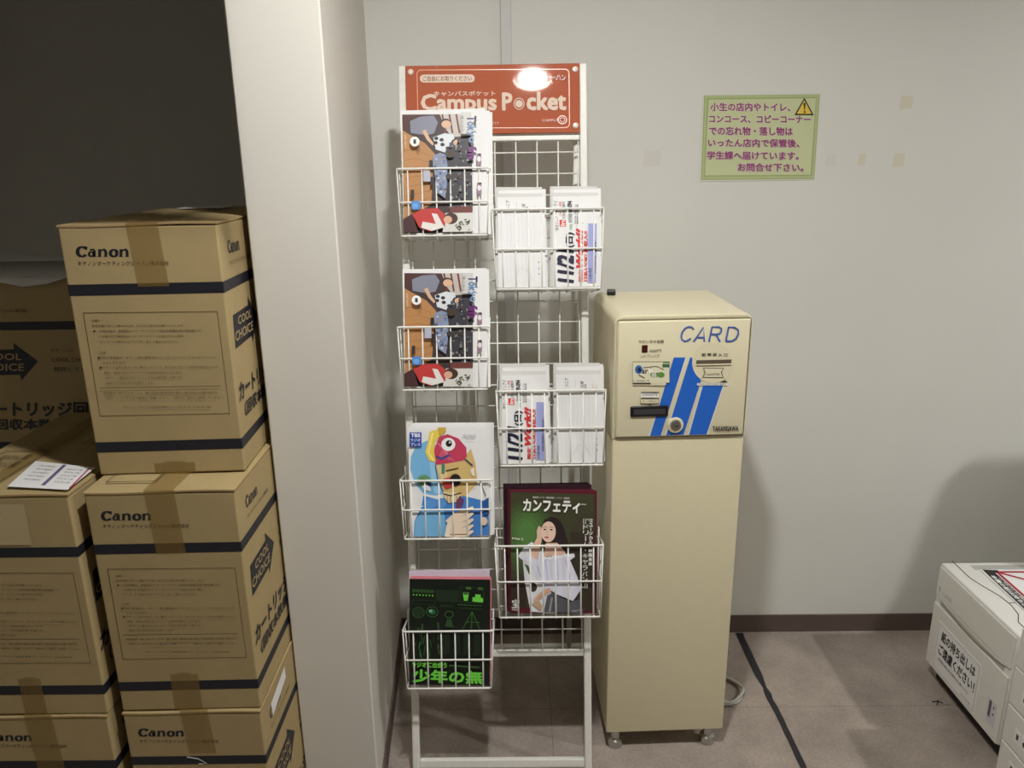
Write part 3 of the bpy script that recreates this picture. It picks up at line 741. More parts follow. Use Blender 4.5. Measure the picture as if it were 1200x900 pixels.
def art_performer(b, o, U, V):
    Q = [(595, 573), (697.5, 570), (699.5, 722), (600, 727)]
    A = Art(b, o, U, V, Q, (590, 560, 9), step=.00009, clip=True); I = ink
    BR = I(92, 28, 44, .3)
    A.rect(48, 130, 960, 1460, I(66, 66, 44, .35))
    for k in range(6):                                               # the studio backcloth: green patches
        A.ell(60 + 20 * k + 170 - 18 * k, 640 - 10 * k, 330 - 48 * k, 420 - 55 * k, I(66 + 4 * k, 78 + 10 * k, 46 + 4 * k, .35), 24)
    A.poly([(46, 150), (46, 1460), (30, 1460), (14, 150)], BR); A.rect(0, 100, 14, 1470, BR)
    A.poly([(650, 700), (800, 380), (830, 390), (690, 720)], I(72, 58, 42, .35)); A.rect(700, 560, 960, 1460, I(58, 50, 40, .35)); A.rect(48, 1120, 250, 1460, I(56, 44, 38, .35))
    A.poly([(945, 100), (985, 100), (1010, 1480), (975, 1480)], BR); A.rect(0, 1430, 1000, 1500, BR)
    # hair behind, then figure
    A.poly([(400, 520), (420, 440), (490, 395), (570, 420), (620, 500), (650, 600), (680, 700), (640, 800), (420, 800), (400, 650)], I(40, 30, 30))
    A.poly([(300, 1470), (230, 1150), (200, 900), (150, 860), (205, 760), (290, 690), (420, 800), (560, 1480)], I(226, 226, 232))          # chair and sleeve
    A.ell(320, 1200, 40, 52, I(60, 52, 40)); A.poly([(220, 940), (262, 960), (300, 1060), (268, 1050)], I(74, 88, 60))
    A.poly([(440, 700), (560, 690), (640, 780), (660, 830), (420, 850)], I(226, 186, 164))                                               # neck and shoulders
    A.poly([(385, 520), (360, 505), (340, 560), (345, 640), (300, 740), (280, 880), (360, 880), (380, 760), (400, 640)], I(230, 192, 170))   # raised arm
    A.ell(465, 570, 78, 118, I(238, 204, 184), 24); A.poly([(385, 560), (410, 470), (470, 425), (530, 450), (560, 560), (565, 470), (500, 410), (420, 430)], I(40, 30, 30))
    for x in (427, 496): A.ell(x, 545, 15, 8, I(50, 38, 36)); A.stroke([(x - 22, 522), (x, 514), (x + 22, 520)], 5, I(80, 58, 50))
    A.stroke([(455, 550), (448, 595), (462, 600)], 5, I(206, 164, 144)); A.ell(447, 632, 24, 9, I(190, 90, 96))
    A.poly([(170, 880), (290, 845), (330, 890), (420, 900), (560, 850), (740, 800), (750, 840), (700, 880), (780, 1060), (820, 1200), (740, 1330), (560, 1260), (500, 1220), (420, 1200), (360, 1100), (300, 960)], I(222, 222, 236))
    for pts in ([(440, 900), (470, 1100), (430, 1200)], [(560, 880), (580, 1080), (560, 1230)], [(650, 870), (700, 1050), (690, 1260)], [(360, 960), (400, 1080)]): A.stroke(pts, 12, I(190, 190, 214))
    for k in range(6): A.ell(430 + 55 * k, 868 - 10 * k + (k % 2) * 8, 34, 20, I(238, 238, 246))
    A.poly([(490, 1190), (510, 1230), (420, 1300), (360, 1360), (330, 1345), (360, 1290), (420, 1230)], I(216, 168, 144))
    A.stroke([(400, 1260), (350, 1310), (335, 1345)], 14, I(226, 180, 156)); A.poly([(310, 1380), (380, 1340), (420, 1400), (410, 1460), (380, 1440)], I(196, 164, 130))
    A.poly([(440, 1460), (470, 1280), (540, 1240), (600, 1290), (720, 1340), (810, 1300), (850, 1460)], I(88, 88, 94)); A.stroke([(500, 1460), (520, 1300)], 20, I(150, 150, 158)); A.stroke([(560, 1460), (556, 1300)], 14, I(64, 64, 70)); A.stroke([(730, 1440), (840, 1420)], 18, I(140, 140, 146))
    W_ = I(240, 238, 232, .35)
    A.text('首都圏シアター情報満載！シアター情報誌', 285, 168, 680, 192, I(226, 220, 210))
    A.text('カンフェティ', 185, 200, 790, 350, W_, 0, .04); A.text('Confetti', 770, 232, 855, 252, W_)
    A.text('May J.', 80, 645, 205, 675, W_, 0, .02)
    A.vtext('ミュージカル・映画音楽', 890, 400, 930, 930, W_, .03); A.vtext('『ドリーム・キャラバン』', 828, 400, 885, 1180, W_)
    A.text('宝', 100, 1335, 180, 1430, W_, 0, .01); A.text('FREE', 105, 1440, 180, 1460, W_)

def art_green(b, o, U, V):
    Q = [(477, 676), (573.5, 672), (575.5, 806.5), (479, 808)]
    A = Art(b, o, U, V, Q, (460, 650, 5.29), step=.00009, clip=True); I = ink
    G, D, G2 = I(112, 214, 70), I(44, 74, 38), I(62, 104, 50)
    A.text('緊急特別取材', 108, 200, 245, 222, G2, 0, .02)
    for k in range(7): A.ell(116 + 20 * k, 238, 5, 5, G, 8)
    A.rect(255, 195, 400, 275, I(26, 44, 24)); A.frame(108, 270, 250, 300, 3, D)
    A.frame(410, 170, 560, 275, 3, D); A.rect(445, 168, 478, 186, G2); A.rect(522, 168, 552, 186, G2)
    A.poly([(425, 205), (465, 205), (458, 262), (434, 262)], G); A.ell(446, 212, 20, 10, G2)
    A.poly([(488, 265), (488, 235), (505, 235), (505, 216), (540, 216), (540, 235), (556, 240), (556, 268)], G)
    for k in range(8): A.rect(395 + 20 * k, 286, 407 + 20 * k, 293, G2)
    A.stroke([(395, 310), (555, 314)], 5, D)
    A.ring(150, 352, 38, 36, 4, G2); A.ell(150, 352, 30, 28, I(30, 52, 28)); A.ring(236, 344, 38, 36, 4, G2); A.ell(236, 344, 22, 20, I(40, 92, 54)); A.ell(226, 338, 12, 10, I(120, 170, 150))
    A.text('無料配布', 285, 292, 365, 312, D); A.ring(342, 356, 28, 24, 5, G2); A.poly([(318, 440), (330, 385), (358, 385), (372, 440)], D)
    for k in range(3): A.stroke([(488, 330), (430 + 56 * k, 450)], 5, G2)
    A.stroke([(445, 400), (540, 402)], 4, G2)
    rnd = random.Random(5)
    for k in range(26): x, y = rnd.uniform(112, 285), rnd.uniform(400, 640); A.stroke([(x, y), (x + rnd.uniform(-8, 14), y + rnd.uniform(20, 60))], 5, I(*rnd.choice([(52, 96, 54), (70, 120, 66), (34, 60, 36)])))
    for k in range(4): A.rect(310 + 64 * k, 470, 352 + 64 * k, 620, I(22, 38, 22))
    A.text('ラジオに出会う', 115, 672, 335, 712, G, 0, .04); A.stroke([(350, 692), (540, 700)], 8, G2)
    A.text('少年の無', 120, 722, 565, 812, G, 0, .04)

def art_news(b, o, U, V):
    Q = [(648, 226), (700.5, 224), (703, 338), (647, 339)]
    A = Art(b, o, U, V, Q, (570, 210, 6.4286), step=.00009, clip=True); I = ink
    K = I(34, 34, 44); NV = I(30, 30, 58); RD = I(216, 52, 50)
    A.text('限定シニア・インアイ', 506, 135, 540, 362, K, 90); A.rect(548, 280, 592, 332, RD); A.text('in', 555, 285, 585, 327, I(240, 235, 230), 90, .03)
    A.text('アルバイト募集', 545, 140, 565, 250, RD, 90); A.text('正社員も募集中', 568, 140, 590, 270, K, 90)
    A.text('09-094', 604, 134, 640, 222, K, 90, .03); A.text('受付時間', 606, 232, 640, 300, K, 90); A.text('仕事満載', 618, 312, 640, 358, I(80, 140, 90), 90)
    A.text('参加企業一覧はこちら', 655, 158, 668, 310, K, 90); A.text('事前予約で来場特典', 670, 158, 684, 310, K, 90); A.rect(705, 300, 720, 302, K)
    A.text('11/21', 524, 502, 652, 795, NV, 90, .05, .15); A.text('(日)', 590, 376, 655, 500, NV, 90, .04)
    A.text('Work!!', 664, 345, 716, 668, RD, 90, .05, .25); A.text('限定', 684, 680, 716, 782, RD, 90, .03)
    A.text('日払いOK! 高収入!!', 722, 365, 752, 780, RD, 90, .03, .1)
    A.rect(754, 305, 817, 790, I(160, 166, 214)); A.text('お仕事の説明', 762, 668, 782, 780, NV, 90, .01); A.text('合同企業説明会・面接会場へ', 796, 430, 816, 715, NV, 90, .01)
def art_back(b, o, U, V):
    Q = [(583, 230), (640, 226), (640, 340), (583, 341)]
    A = Art(b, o, U, V, Q, (570, 210, 6.4286), step=.00009, clip=True); I = ink
    K = I(60, 60, 66)
    A.text('シニア', 150, 148, 178, 220, K, 90, .01); A.text('応援', 270, 168, 296, 222, K, 90); A.text('会場', 300, 192, 318, 225, K, 90); A.text('はたらこう', 360, 180, 376, 220, I(214, 140, 150), 90); A.text('おう', 385, 195, 404, 222, I(214, 140, 150), 90)
    A.frame(228, 160, 232, 222, 2, I(200, 200, 200))
    for y in (635, 686, 730): A.ell(398, y, 4, 6, K, 8)
    for k in range(9):
        x = 120 + 30 * k; A.stroke([(x, 260), (x + 8, 420), (x - 4, 600), (x + 5, 800)], 2.5, I(212, 213, 216))
    A.stroke([(210, 760), (250, 690), (300, 690), (350, 780)], 3, I(206, 207, 212))

NEWSP = mat('newsprint', (212, 210, 206), .7)
PURP = ink(92, 28, 44, .3); GREENB = ink(20, 28, 20, .3); PINK = ink(226, 140, 150); LAV = ink(214, 200, 214)
# group cover booklets, two baskets
for bi, (x, z, n_, h_) in enumerate([(-.115, 1.402, 3, .296), (-.121, 1.032, 2, .288)]):
    place_ = ['topmost', 'second'][bi]
    for k in range(n_):
        lab = 'magazine with a sideways group photo cover in the %s left basket, in front' % place_ if k == 0 else 'copy of the group photo magazine tucked behind the front one, %s left basket' % place_
        booklet('magazine', lab, 'magazine', x + .006 * k, -.074 + .006 * k, z, .203, h_ - .002 * k, .0045, PAPER, art_group if k == 0 else None, 'group photo magazines, %s left basket' % place_, roll=(-.012 if k == 0 else .004) * (1 - bi), tilt=-.01)
# creature booklets
for k in range(4):
    lab = 'magazine with a blue and red creature on its white cover, front of third left basket' if k == 0 else 'white magazine behind the creature cover in the third left basket'
    booklet('magazine', lab, 'magazine', -.118 + .0035 * k, -.074 + .006 * k, .666, .196, .270 + .004 * min(k, 2), .004, PAPER, art_creature if k == 0 else None, 'creature magazines', roll=-.004 + .004 * k, tilt=-.01)
    if k in (1, 2):
        pass
# dark green flyers over pink ones
for k in range(5):
    cov = [GREENB, PINK, PINK, LAV, LAV][k]
    lab = ['dark flyer printed in bright green, front of the lowest left basket', 'pink flyer standing directly behind the dark green flyer', 'pink flyer standing directly behind the dark green flyer', 'pale lilac flyer at the back of the lowest left basket', 'pale lilac flyer at the back of the lowest left basket'][k]
    booklet('flyer', lab, 'flyer', -.126 + [0, .001, .002, .005, .006][k], -.075 + .005 * k, .291, .200, [.266, .268, .270, .282, .284][k], .003, cov, art_green if k == 0 else None, ['dark green flyer', 'pink flyers', 'pink flyers', 'lilac flyers', 'lilac flyers'][k], roll=[.02, .02, .02, -.01, -.012][k], tilt=-.012, pages=cov)
# newspapers: four piles
for bi, (z, left_art, right_art) in enumerate([(1.272, art_back, art_news), (.844, art_news, art_back)]):
    row = ['upper', 'lower'][bi]
    for side, (xc, ar) in enumerate(((.066, left_art), (.199, right_art))):
        nm = 'printed in red and navy' if ar is art_news else 'with its blank white back outward'
        off = .004 * bi
        for k in range(5):
            lab = ('folded newspaper %s, in front in the %s right basket' if k == 0 else 'folded newspaper behind the one %s in the %s right basket') % (nm, row)
            booklet('folded_newspaper', lab, 'newspaper', xc + off + [0, -.007, .005, -.009, .007][k], -.076 + .0075 * k, z, .114, [.216, .226, .235, .244, .239][k], .006, PAPER if k % 2 == 0 else NEWSP, ar if k == 0 else None, 'newspapers %s, %s right basket' % (nm, row), roll=[.0, .012, -.008, .016, -.014][k], tilt=-.01, pages=NEWSP)
# performer magazines
for k in range(6):
    lab = 'maroon magazine with a seated woman in a white blouse, front of lowest right basket' if k == 0 else 'maroon magazine stacked behind the one with the seated woman'
    booklet('magazine', lab, 'magazine', .134 - .0028 * k, -.073 + .0065 * k, .470, .212, [.305, .305, .306, .316, .317, .318][k], .005, PURP if k < 3 else ink(46, 22, 32, .3), art_performer if k == 0 else None, 'maroon magazines', roll=.012 - .003 * k, tilt=-.012)

# ------------------------------------------------------------------ card vending machine
MW, MH, MD = .321, 1.206, .355
mach = thing('card_vending_machine', 'cream card vending machine with blue stripes, between rack and printer', 'vending machine', (.222, -.558, 0), (0, 0, .039))
b = MB().box(0.0015, MW - .0015, .002, MD, .061, .908, CREAM, bevel=.004, seg=3)
b.build('lower_cabinet', mach)
b = MB(); bm = bmesh.new(); bmesh.ops.create_cube(bm, size=1)
for v in bm.verts: v.co = Vector((MW / 2 + v.co.x * MW, MD / 2 + v.co.y * MD, (.906 + MH) / 2 + v.co.z * (MH - .906)))
bmesh.ops.bevel(bm, geom=[e for e in bm.edges if all(v.co.z > 1.1 for v in e.verts) and not all(v.co.y < .01 for v in e.verts)], offset=.022, segments=6, profile=.5, affect='EDGES')
bmesh.ops.bevel(bm, geom=[e for e in bm.edges if all(v.co.y < .0001 for v in e.verts)], offset=.003, segments=2, profile=.5, affect='EDGES')
bm.verts.index_update(); b.add([v.co.copy() for v in bm.verts], [[v.index for v in f.verts] for f in bm.faces], CREAM, True); bm.free()
for i in range(len(b.sm)): b.sm[i] = False
b.build('head_cabinet', mach)
MB().box(.0045, MW - .0045, -.0008, .004, .909, MH - .0085, GASKET, bevel=.006, seg=3).build('door_gap', mach)
dx0, dx1, dz0, dz1 = .0075, MW - .0075, .912, MH - .012
b = MB().box(dx0, dx1, -.006, .002, dz0, dz1, CREAM2, bevel=.003, seg=3)
DQ = [(722.5, 373.5), (882.5, 369.5), (871, 507), (719, 510)]
A = Art(b, (dx0, -.006, dz1), (dx1 - dx0, 0, 0), (0, 0, dz0 - dz1), DQ, (690, 320, 4.2857), step=.00009)
WHT = ink(236, 234, 224)
for pts in ([(422, 410), (482, 410), (352, 806), (298, 806)], [(506, 410), (516, 410), (530, 480), (552, 560), (470, 800), (380, 803)], [(572, 550), (676, 550), (588, 800), (498, 801)]):
    cx = sum(p[0] for p in pts) / len(pts); A.poly([(p[0] + (6 if p[0] > cx else -6), p[1]) for p in pts], WHT); A.poly(pts, BLUE)
A.poly([(505, 418), (516, 410), (530, 470), (562, 530), (545, 560), (480, 500)], BLUE)
A.ell(622, 437, 106, 103, CREAM2, 40)
def ital(x0, x1, pts): return pts
LBL = mat('blue_letter_print', (74, 100, 176), .35)
# CARD in thin slanted outline letters
def L_(pts, wd=9): A.stroke([(p[0] + (330 - p[1]) * .22, p[1]) for p in pts], wd, LBL)
L_([(512, 268), (500, 256), (482, 254), (466, 262), (456, 280), (454, 302), (462, 320), (478, 328), (494, 324), (506, 312)])
L_([(524, 330), (560, 256), (580, 330)]); L_([(536, 308), (574, 308)])
L_([(604, 330), (604, 254), (640, 254), (654, 262), (656, 278), (648, 290), (604, 292)]); L_([(632, 292), (662, 330)])
L_([(690, 326), (690, 254), (722, 256), (742, 268), (748, 290), (740, 314), (722, 326), (690, 326)])
KK = ink(70, 66, 56); K2 = ink(40, 38, 36)
A.text('ただいまの金額', 242, 320, 370, 336, KK, 0, .01); A.text('000円', 296, 368, 356, 384, KK)
A.text('このカードは', 250, 393, 350, 400, KK); A.text('払戻しできません', 250, 402, 345, 409, KK)
A.text('紙 幣 挿 入 口', 566, 387, 698, 404, KK, 0, .02)
A.poly([(572, 462), (680, 462), (668, 484), (678, 512), (568, 512), (580, 486)], KK); A.poly([(576, 465), (675, 465), (663, 485), (673, 509), (573, 509), (585, 486)], CREAM2); A.text('1000円札', 588, 488, 662, 502, KK, 0, .01)
A.rect(540, 539, 698, 551, WHT); A.text('ご利用はお釣りの出ない紙幣で', 546, 540, 690, 550, ink(90, 100, 140))
A.poly([(655, 536), (700, 536), (664, 532), (685, 524)], KK)
A.rect(252, 586, 342, 612, ink(238, 236, 230)); A.text('1000円', 262, 590, 334, 604, KK); A.rrect(248, 618, 344, 642, 6, KK); A.rrect(250, 620, 342, 640, 5, CREAM2); A.text('カード取出口', 258, 624, 334, 636, KK); A.poly([(284, 640), (308, 640), (296, 650)], KK)
A.rect(251, 583, 345, 588, KK)
A.text('TAKAMISAWA', 618, 756, 752, 782, K2, 0, .03)
# sample card window
A.rect(208, 429, 399, 536, ink(150, 140, 110)); A.rect(210, 433, 396, 536, ink(232, 226, 196)); A.rect(364, 430, 397, 437, ink(70, 116, 80)); A.rect(362, 441, 396, 459, ink(64, 110, 70))
A.ell(240, 470, 19, 22, ink(60, 110, 180)); A.ell(243, 471, 9, 12, ink(24, 44, 90)); A.text('ard', 256, 462, 304, 490, ink(60, 56, 50), 0, .02)
A.ell(300, 478, 12, 12, ink(250, 246, 230)); A.text('CARD', 300, 484, 360, 506, ink(50, 60, 40), 0, .04); A.ell(354, 496, 18, 14, ink(100, 150, 60)); A.ell(318, 496, 14, 12, ink(200, 210, 180)); A.stroke([(262, 460), (330, 452), (370, 470)], 3, ink(120, 110, 80)); A.stroke([(240, 496), (270, 512)], 4, K2)
A.text('1 000 0', 212, 522, 294, 528, KK); A.rect(208, 536, 300, 543, KK); A.rect(302, 536, 380, 545, CREAM2)
door = b.build('door_panel', mach)
def door_pt(x, y, d=0): p = A.at((x, y)); return Vector((p.x, -.006 - d, p.z))
# fittings on the door
def door_box(name, x0, y0, x1, y1, d0, d1, mt, bev=.001):
    p, q = door_pt(x0, y0), door_pt(x1, y1)
    return MB().box(p.x, q.x, -.006 - d1, -.006 - d0, q.z, p.z, mt, bevel=bev).build(name, door)
door_box('amount_display', 258, 348, 287, 386, -.001, .0012, mat('dark_red_display', (70, 22, 20), .15))
b = MB(); p, q = door_pt(198, 656), door_pt(390, 706)
b.box(p.x, q.x, -.011, -.005, q.z, p.z, BLACKP, bevel=.0035, seg=3); b.box(p.x + .008, q.x - .008, -.0116, -.0108, q.z + .007, p.z - .007, mat('slot_grey', (62, 60, 62), .4)); b.build('card_outlet', door)
b = MB(); p, q = door_pt(538, 424), door_pt(718, 440)
b.box(p.x, q.x, -.0078, -.0065, q.z, p.z, mat('slot_brown', (96, 84, 66), .5)); b.box(p.x, q.x, -.010, -.006, q.z - .0025, q.z, CREAM2, bevel=.0006, seg=1); b.build('banknote_slot', door)
c = door_pt(427, 751)
b = MB().lathe([(.0185, 0), (.0195, .002), (.0185, .005), (.0145, .006), (.0135, .004)], c, (0, -1, 0), CREAM2, 32)
b.lathe([(.0125, .002), (.0125, .0065), (.0118, .0075)], c, (0, -1, 0), CHROME, 28); b.lathe([(.0055, .006), (.005, .0098)], c, (0, -1, 0), CHROME, 20)
b.box(c.x - .0012, c.x + .0045, c.y - .0105, c.y - .009, c.z - .0012, c.z + .0012, BLACKP); b.build('key_lock', door)
for x in (.032, MW - .035):
    for y in (.03, MD - .03):
        MB().lathe([(.019, 0.0), (.0205, .004), (.0195, .022), (.012, .026), (.012, .050), (.018, .054), (.018, .061)], (x, y, 0), (0, 0, 1), CHROME, 24).build('levelling_foot', mach)
# small black thing on top
o = MB().box(-.0115, .0115, -.018, .018, 0, .012, BLACKP, bevel=.002, seg=2).build('magnet_block', loc=(.248, -.262, MH + .0005), rot=(0, 0, -.12))
tag(o, 'small black rectangular block on top of the cream vending machine', 'block')

# cable lying in loops beside the machine
b = MB(); pts = []
for i in range(60):
    a = i / 59 * 2.2 * 2 * math.pi - 1.2
    pts.append((.585 + (.075 + .004 * math.sin(i)) * math.cos(a), -.315 + (.062 + .005 * math.cos(i * .7)) * math.sin(a), .005 + .004 * (i % 30) / 30 + (.006 if i > 28 else 0)))
pts = [(.50, -.24, .006)] + pts
b.tube(pts, .0042, mat('grey_cable', (176, 174, 166), .45), 8)
tag(b.build('power_cable'), 'grey cable coiled on the floor behind the vending machine', 'cable')

# black tape strip on the floor
b = MB(); rnd = random.Random(11); vs_ = []; n = 46
BT = mat('black_floor_tape', (34, 34, 36), .6, noise=.3, nscale=90)
for i in range(n + 1):
    y = -.012 - 1.3 * i / n; r_ = (.0022 if (y > -.05 or -.37 < y < -.22) else .0007)
    if -.30 < y < -.26: wv = .0065
    else: wv = .0118 if y > -.26 else .0086
    xc = .737 + .002 * math.sin(y * 9)
    for s_ in (-1, 1): vs_.append((xc + s_ * (wv + rnd.uniform(-r_, r_)), y, .0012 + (rnd.uniform(0, .0012))))
fs = []
for i in range(n):
    a = 2 * i; fs.append((a, a + 1, a + 3, a + 2))
b.add(vs_, fs, BT)
fl = b.build('floor_tape'); md = fl.modifiers.new('thickness', 'SOLIDIFY'); md.thickness = .001; md.offset = 1
tag(fl, 'worn black tape strip running along the floor beside the vending machine', 'tape')
b = MB(); b.tube([(1.205, -.368, .002), (1.222, -.366, .003), (1.234, -.376, .002)], .0015, BLACKP, 6); b.tube([(1.213, -.380, .002), (1.227, -.362, .003)], .0015, BLACKP, 6); b.tube([(1.222, -.377, .002), (1.25, -.379, .002)], .0012, PRNG, 6)
tag(b.build('floor_scrap', kind='thing'), 'small dark scrap of debris on the floor by the printer', 'debris')

# ------------------------------------------------------------------ wall notice and tape scraps
nt_ = thing('wall_notice', 'laminated green notice with purple writing on the wall', 'notice', (.691, -.001, 1.604))
NW, NH = .333, .235
b = MB().box(-NW / 2, NW / 2, -.0008, 0, -NH / 2, NH / 2, mat('laminate_film', (222, 223, 212), .12, spec=.6), bevel=.0003, seg=1)
b.build('laminate', nt_)
b = MB(); PQ = [(825, 112), (964, 109), (953, 210), (819, 213)]
A = Art(b, (-NW / 2, -.0008, NH / 2), (NW, 0, 0), (0, 0, -NH), PQ, (800, 80, 4.2857), base=.0004, step=.00014)
GB, GD = mat('notice_green', (204, 210, 166), .25), mat('notice_dark_green', (166, 182, 122), .25)
A.poly([(112, 142), (688, 132), (652, 552), (92, 562)], GD)
for k in range(58):
    f = k / 58
    for (xa, ya), (xb, yb), (nx, ny) in (((122, 146), (682, 136), (0, 1)), ((100, 555), (650, 546), (0, -1))):
        x, y = xa + (xb - xa) * f, ya + (yb - ya) * f; A.poly([(x, y), (x + 9, y), (x + 4.5, y + ny * 11)], GB, k == 0)
for k in range(42):
    f = k / 42
    for (xa, ya), (xb, yb), nx in (((118, 146), (98, 555), 1), ((680, 138), (648, 550), -1)):
        x, y = xa + (xb - xa) * f, ya + (yb - ya) * f; A.poly([(x, y), (x, y + 9), (x + nx * 11, y + 4.5)], GB, k == 0)
A.poly([(134, 162), (668, 152), (634, 532), (112, 540)], GB)
PP = mat('notice_purple', (150, 62, 116), .3); PK = mat('notice_pale_outline', (226, 214, 214), .3)
for tx, x0, y0, x1, y1 in [('小生の店内やトイレ、', 142, 176, 540, 220), ('コンコース、コピーコーナー', 134, 238, 640, 278), ('での忘れ物・落し物は', 134, 296, 550, 340), ('いったん店内で保管後、', 128, 356, 582, 398), ('学生課へ届けています。', 122, 418, 578, 460), ('お問合せ下さい。', 274, 476, 600, 518)]:
    A.text(tx, x0 - 2, y0 - 2, x1 + 2, y1 + 2, PK, 0, .06); A.text(tx, x0, y0, x1, y1, PP, 0, .03)
YL = mat('notice_yellow', (232, 200, 84), .25)
A.poly([(610, 150), (654, 236), (560, 236)], K2); A.poly([(609, 162), (644, 230), (570, 230)], YL); A.poly([(604, 176), (615, 176), (611, 212), (607, 212)], K2); A.ell(609, 221, 5, 5, K2, 10)
ns = b.build('printed_sheet', nt_)
OLD = mat('yellowed_tape', (214, 207, 188), .5)
for (x, z, w_, h_, lab) in [(1.094, 1.693, .036, .036, 'square yellowed tape remnant on the wall, highest of four'), (.900, 1.541, .030, .032, 'faint tape remnant on the wall nearest the green notice'), (.987, 1.541, .020, .034, 'yellowed tape remnant in the middle of the row right of the notice'), (1.092, 1.538, .032, .038, 'torn yellowed tape remnant at the far end of the row from the notice'), (.388, 1.552, .05, .045, 'pale tape mark on the wall between the rack sign and the notice')]:
    b = MB(); mt_ = OLD if lab.startswith(('square', 'yellow', 'torn')) else mat('pale_tape', (214, 212, 204), .45)
    pts = [(-.5, -.5), (-.1, -.5), (.1, -.44), (.5, -.5), (.46, -.1), (.52, .2), (.42, .5), (.0, .46), (-.4, .5), (-.46, .1)]
    P2 = [(x + p[0] * w_, z + p[1] * h_) for p in pts]
    b.add([(p[0], -.0008, p[1]) for p in P2] + [(p[0], 0.0, p[1]) for p in P2], [tuple(range(10))] + [(i, (i + 1) % 10, 10 + (i + 1) % 10, 10 + i) for i in range(10)], mt_)
    tag(b.build('tape_scrap'), lab, 'tape', 'tape remnants on the wall')

# ------------------------------------------------------------------ printer and its neighbour
pr = thing('laser_printer', 'low off-white laser printer with a Japanese paper notice on its side, against the wall', 'printer', (1.245, -.61, 0))
PWD, PDP = .37, .40           # length along the wall-to-room direction, depth away from the aisle
b = MB().box(0, PDP, 0, PWD, .055, .388, PRN, bevel=.006, seg=3); b.build('printer_body', pr)
MB().box(.03, PDP - .02, .012, PWD - .012, .0, .056, DARK, bevel=.003).build('printer_base', pr)
# cassette front, with the curved grip recess, seen on the face towards the aisle
b = MB(); b.box(-.005, .004, .004, PWD - .004, .058, .262, PRN, bevel=.003, seg=2)
n = 14; vs_ = []; fs = []
for i in range(n + 1):
    y = .03 + (PWD - .06) * i / n; dz = .030 * math.sin(math.pi * i / n) ** .6
    vs_ += [(-.0056, y, .282), (-.0056, y, .284 - dz - .004), (.001, y, .284 - dz)]
for i in range(n): a = 3 * i; fs += [(a, a + 3, a + 4, a + 1), (a + 1, a + 4, a + 5, a + 2)]
b.build('paper_cassette', pr)
b = MB(); b.box(-.004, .004, .004, PWD - .004, .286, .380, PRN, bevel=.003, seg=2)
vs_ = []; fs = []
for i in range(n + 1):
    y = .02 + (PWD - .05) * i / n; dz = .020 * math.sin(math.pi * i / n)
    vs_ += [(-.004, y, .287), (-.007, y, .287 - dz), (.0, y, .287 - dz - .001)]
for i in range(n): a = 3 * i; fs += [(a, a + 3, a + 4, a + 1), (a + 1, a + 4, a + 5, a + 2)]
b.add(vs_, fs, PRN, True)
A = Art(b, (-.004, PWD, .388), (0, -PWD, 0), (0, 0, -.333))
A.text('ii LASER', .10, .215, .24, .255, PRNG); A.rect(.055, .20, .065, .25, ink(120, 118, 114))
b.build('front_cover', pr)
MB().box(-.001, .001, .03, PWD - .03, .262, .286, PRNG, bevel=.0004, seg=1).build('grip_recess', pr)
b = MB(); b.box(-.0058, -.005, .105, .328, .066, .222, PAPER)
A = Art(b, (-.0058, .328, .222), (0, -.223, 0), (0, 0, -.156), base=.0003, step=.00008)
A.frame(.03, .04, .97, .96, .006, ink(150, 150, 150)); A.text('紙の持ち出しは', .12, .12, .90, .34, K2, 0, .028); A.text('ご遠慮ください！', .10, .40, .93, .63, K2, 0, .028)
A.text('印刷用紙は備え付けの用紙のみをお使いください', .12, .70, .84, .76, KK); A.text('キャンパス', .70, .86, .90, .91, KK)
nl = b.build('paper_notice', pr); nl['label'] = 'white paper notice with bold black Japanese writing'
b = MB(); b.box(-.0056, -.005, .022, .058, .092, .165, mat('indicator_lilac', (206, 202, 210), .4)); b.box(-.0062, -.0054, .043, .052, .112, .160, mat('indicator_dark', (92, 84, 96), .4)); b.box(-.006, -.0054, .030, .034, .125, .131, K2); b.box(-.006, -.0054, .030, .034, .145, .151, K2); b.build('paper_gauge', pr)
# lid line and rear tray on top
GR = mat('panel_gap', (84, 82, 80), .6)
b = MB(); b.tube([(.037, .377 - .0, .3885), (.035, .28, .3885), (.045, .24, .3885), (.062, .185, .3885), (.066, .14, .3885), (.058, .095, .3885), (.036, .06, .3885), (.034, .0, .3885)], .0012, GR, 6); b.tube([(.066, .15, .3885), (.085, .15, .3885)], .001, GR, 6); b.build('lid_seam', pr)
MB().box(.075, .36, .325, .352, .386, .3884, PRNG, bevel=.0008, seg=1).build('rear_tray', pr)
# poster on the printer
b = MB(); b.box(0, .30, -.33, 0, 0, .001, PAPER)
A = Art(b, (0, 0, .001), (.30, 0, 0), (0, -.33, 0), base=.0002, step=.00006)
RDD = ink(170, 34, 60)
A.poly([(.02, .0), (.17, .015), (.11, .06), (.11, 1), (.0, 1)], K2); 
A.text('本機の紙は持ち出し禁止です', .03, .10, .075, .92, ink(235, 235, 235), -90, .03); A.text('ご協力お願いします', .082, .14, .105, .80, ink(235, 235, 235), -90)
A.frame(.12, .03, .99, .97, .028, RDD); A.stroke([(.14, .05), (.97, .62)], .03, RDD); A.text('コピー用紙', .35, .15, .85, .30, K2, 0, .03)
ps = b.build('poster_sheet', loc=(1.333, -.287, .3895), rot=(0, 0, -.02))
tag(ps, 'white poster with red lines and a black edge band lying on the printer', 'poster')

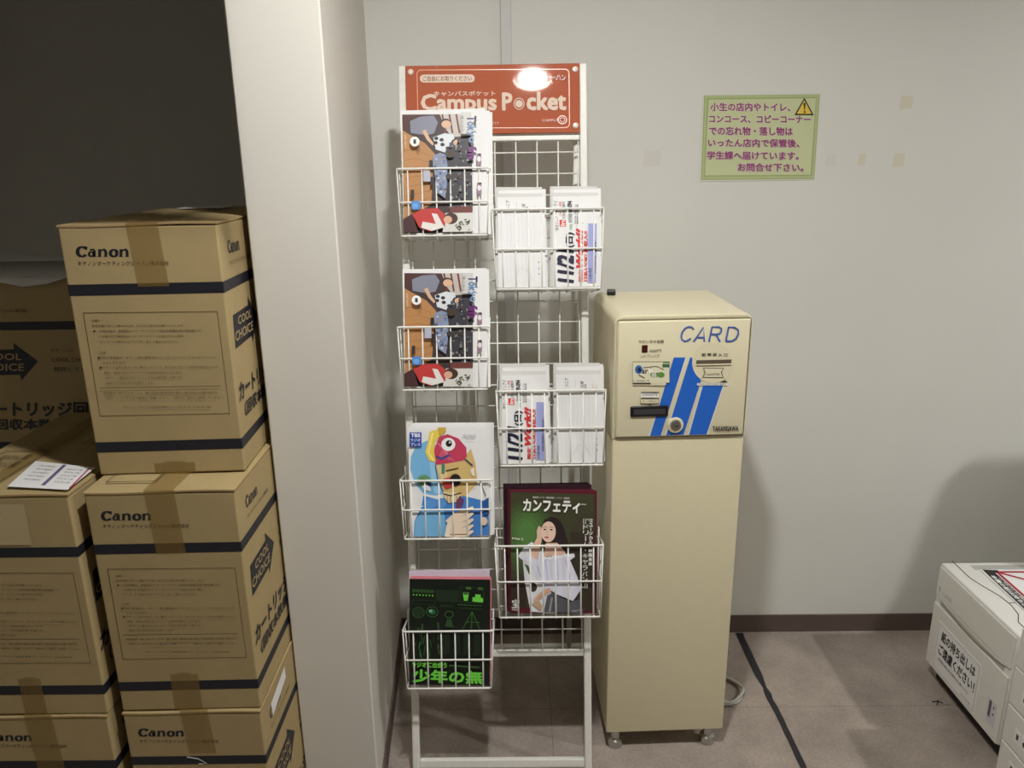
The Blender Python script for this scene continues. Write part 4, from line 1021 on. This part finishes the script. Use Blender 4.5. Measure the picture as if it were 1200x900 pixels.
# second unit of stacked drawers, nearer the viewer
dr = thing('drawer_unit', 'off-white stacked paper drawers at the lower right corner, nearer than the printer', 'printer', (1.222, -1.14, 0))
MB().box(.006, .44, 0, .495, .02, .437, PRN, bevel=.005, seg=3).build('cabinet', dr)
MB().box(.03, .42, .02, .48, 0, .021, DARK).build('printer_base', dr)
for k in range(4):
    z1 = .437 - .108 * k; z0 = max(.022, z1 - .104)
    d = MB().box(0, .01, .003, .4925, z0, z1, PRN, bevel=.003, seg=2).build('drawer', dr)
    b = MB().box(-.001, .001, .15, .36, z0 + .05, z0 + .075, PRNG, bevel=.0004, seg=1); b.build('drawer_grip', d)
    b = MB(); b.box(-.0006, .0, .395, .45, z0 + .028, z0 + .062, PAPER); A = Art(b, (-.0006, .45, z0 + .062), (0, -.055, 0), (0, 0, -.034), base=.0002)
    A.text('A' + '4321'[k], .12, .2, .45, .8, K2, 0, .02) if False else A.rect(.15, .25, .3, .7, KK); A.ell(.7, .5, .1, .2, KK)
    b.build('size_label', d)
# unseen board added outside the frame, outline shaped to cast the wall shadow
b = MB(); q = [(1.69, 0), (1.712, .857), (1.764, .935), (1.808, 1.13), (1.83, 1.21), (1.87, 1.24), (2.4, 1.24), (2.4, 0)]; nq = len(q)
b.add([(x, -.505, z) for x, z in q] + [(x, -.485, z) for x, z in q], [tuple(range(nq)), tuple(range(nq, 2 * nq))[::-1]] + [(i, (i + 1) % nq, nq + (i + 1) % nq, nq + i) for i in range(nq)], mat('board_grey', (170, 170, 166), .5))
b.box(1.80, 1.84, -.62, -.37, 0, .03, DARK); b.box(2.30, 2.34, -.62, -.37, 0, .03, DARK)
tag(b.build('shadow_board'), 'unseen grey board added beyond the printer to cast the wall shadow', 'board')

# unseen board added above the frame to shade the alcove and its carton
t = thing('hung_shade_board', 'unseen board added in front of the alcove to shade it', 'board', (-.44, -1.1, 0))
MB().box(-.19, .19, -.008, .008, 1.87, 2.22, mat('board_white', (214, 213, 208), .5), bevel=.002).build('board_panel', t)
for x in (-.15, .15): MB().tube([(x, 0, 2.22), (x, 0, CEIL)], .004, CHROME, 8).build('hanger_rod', t)
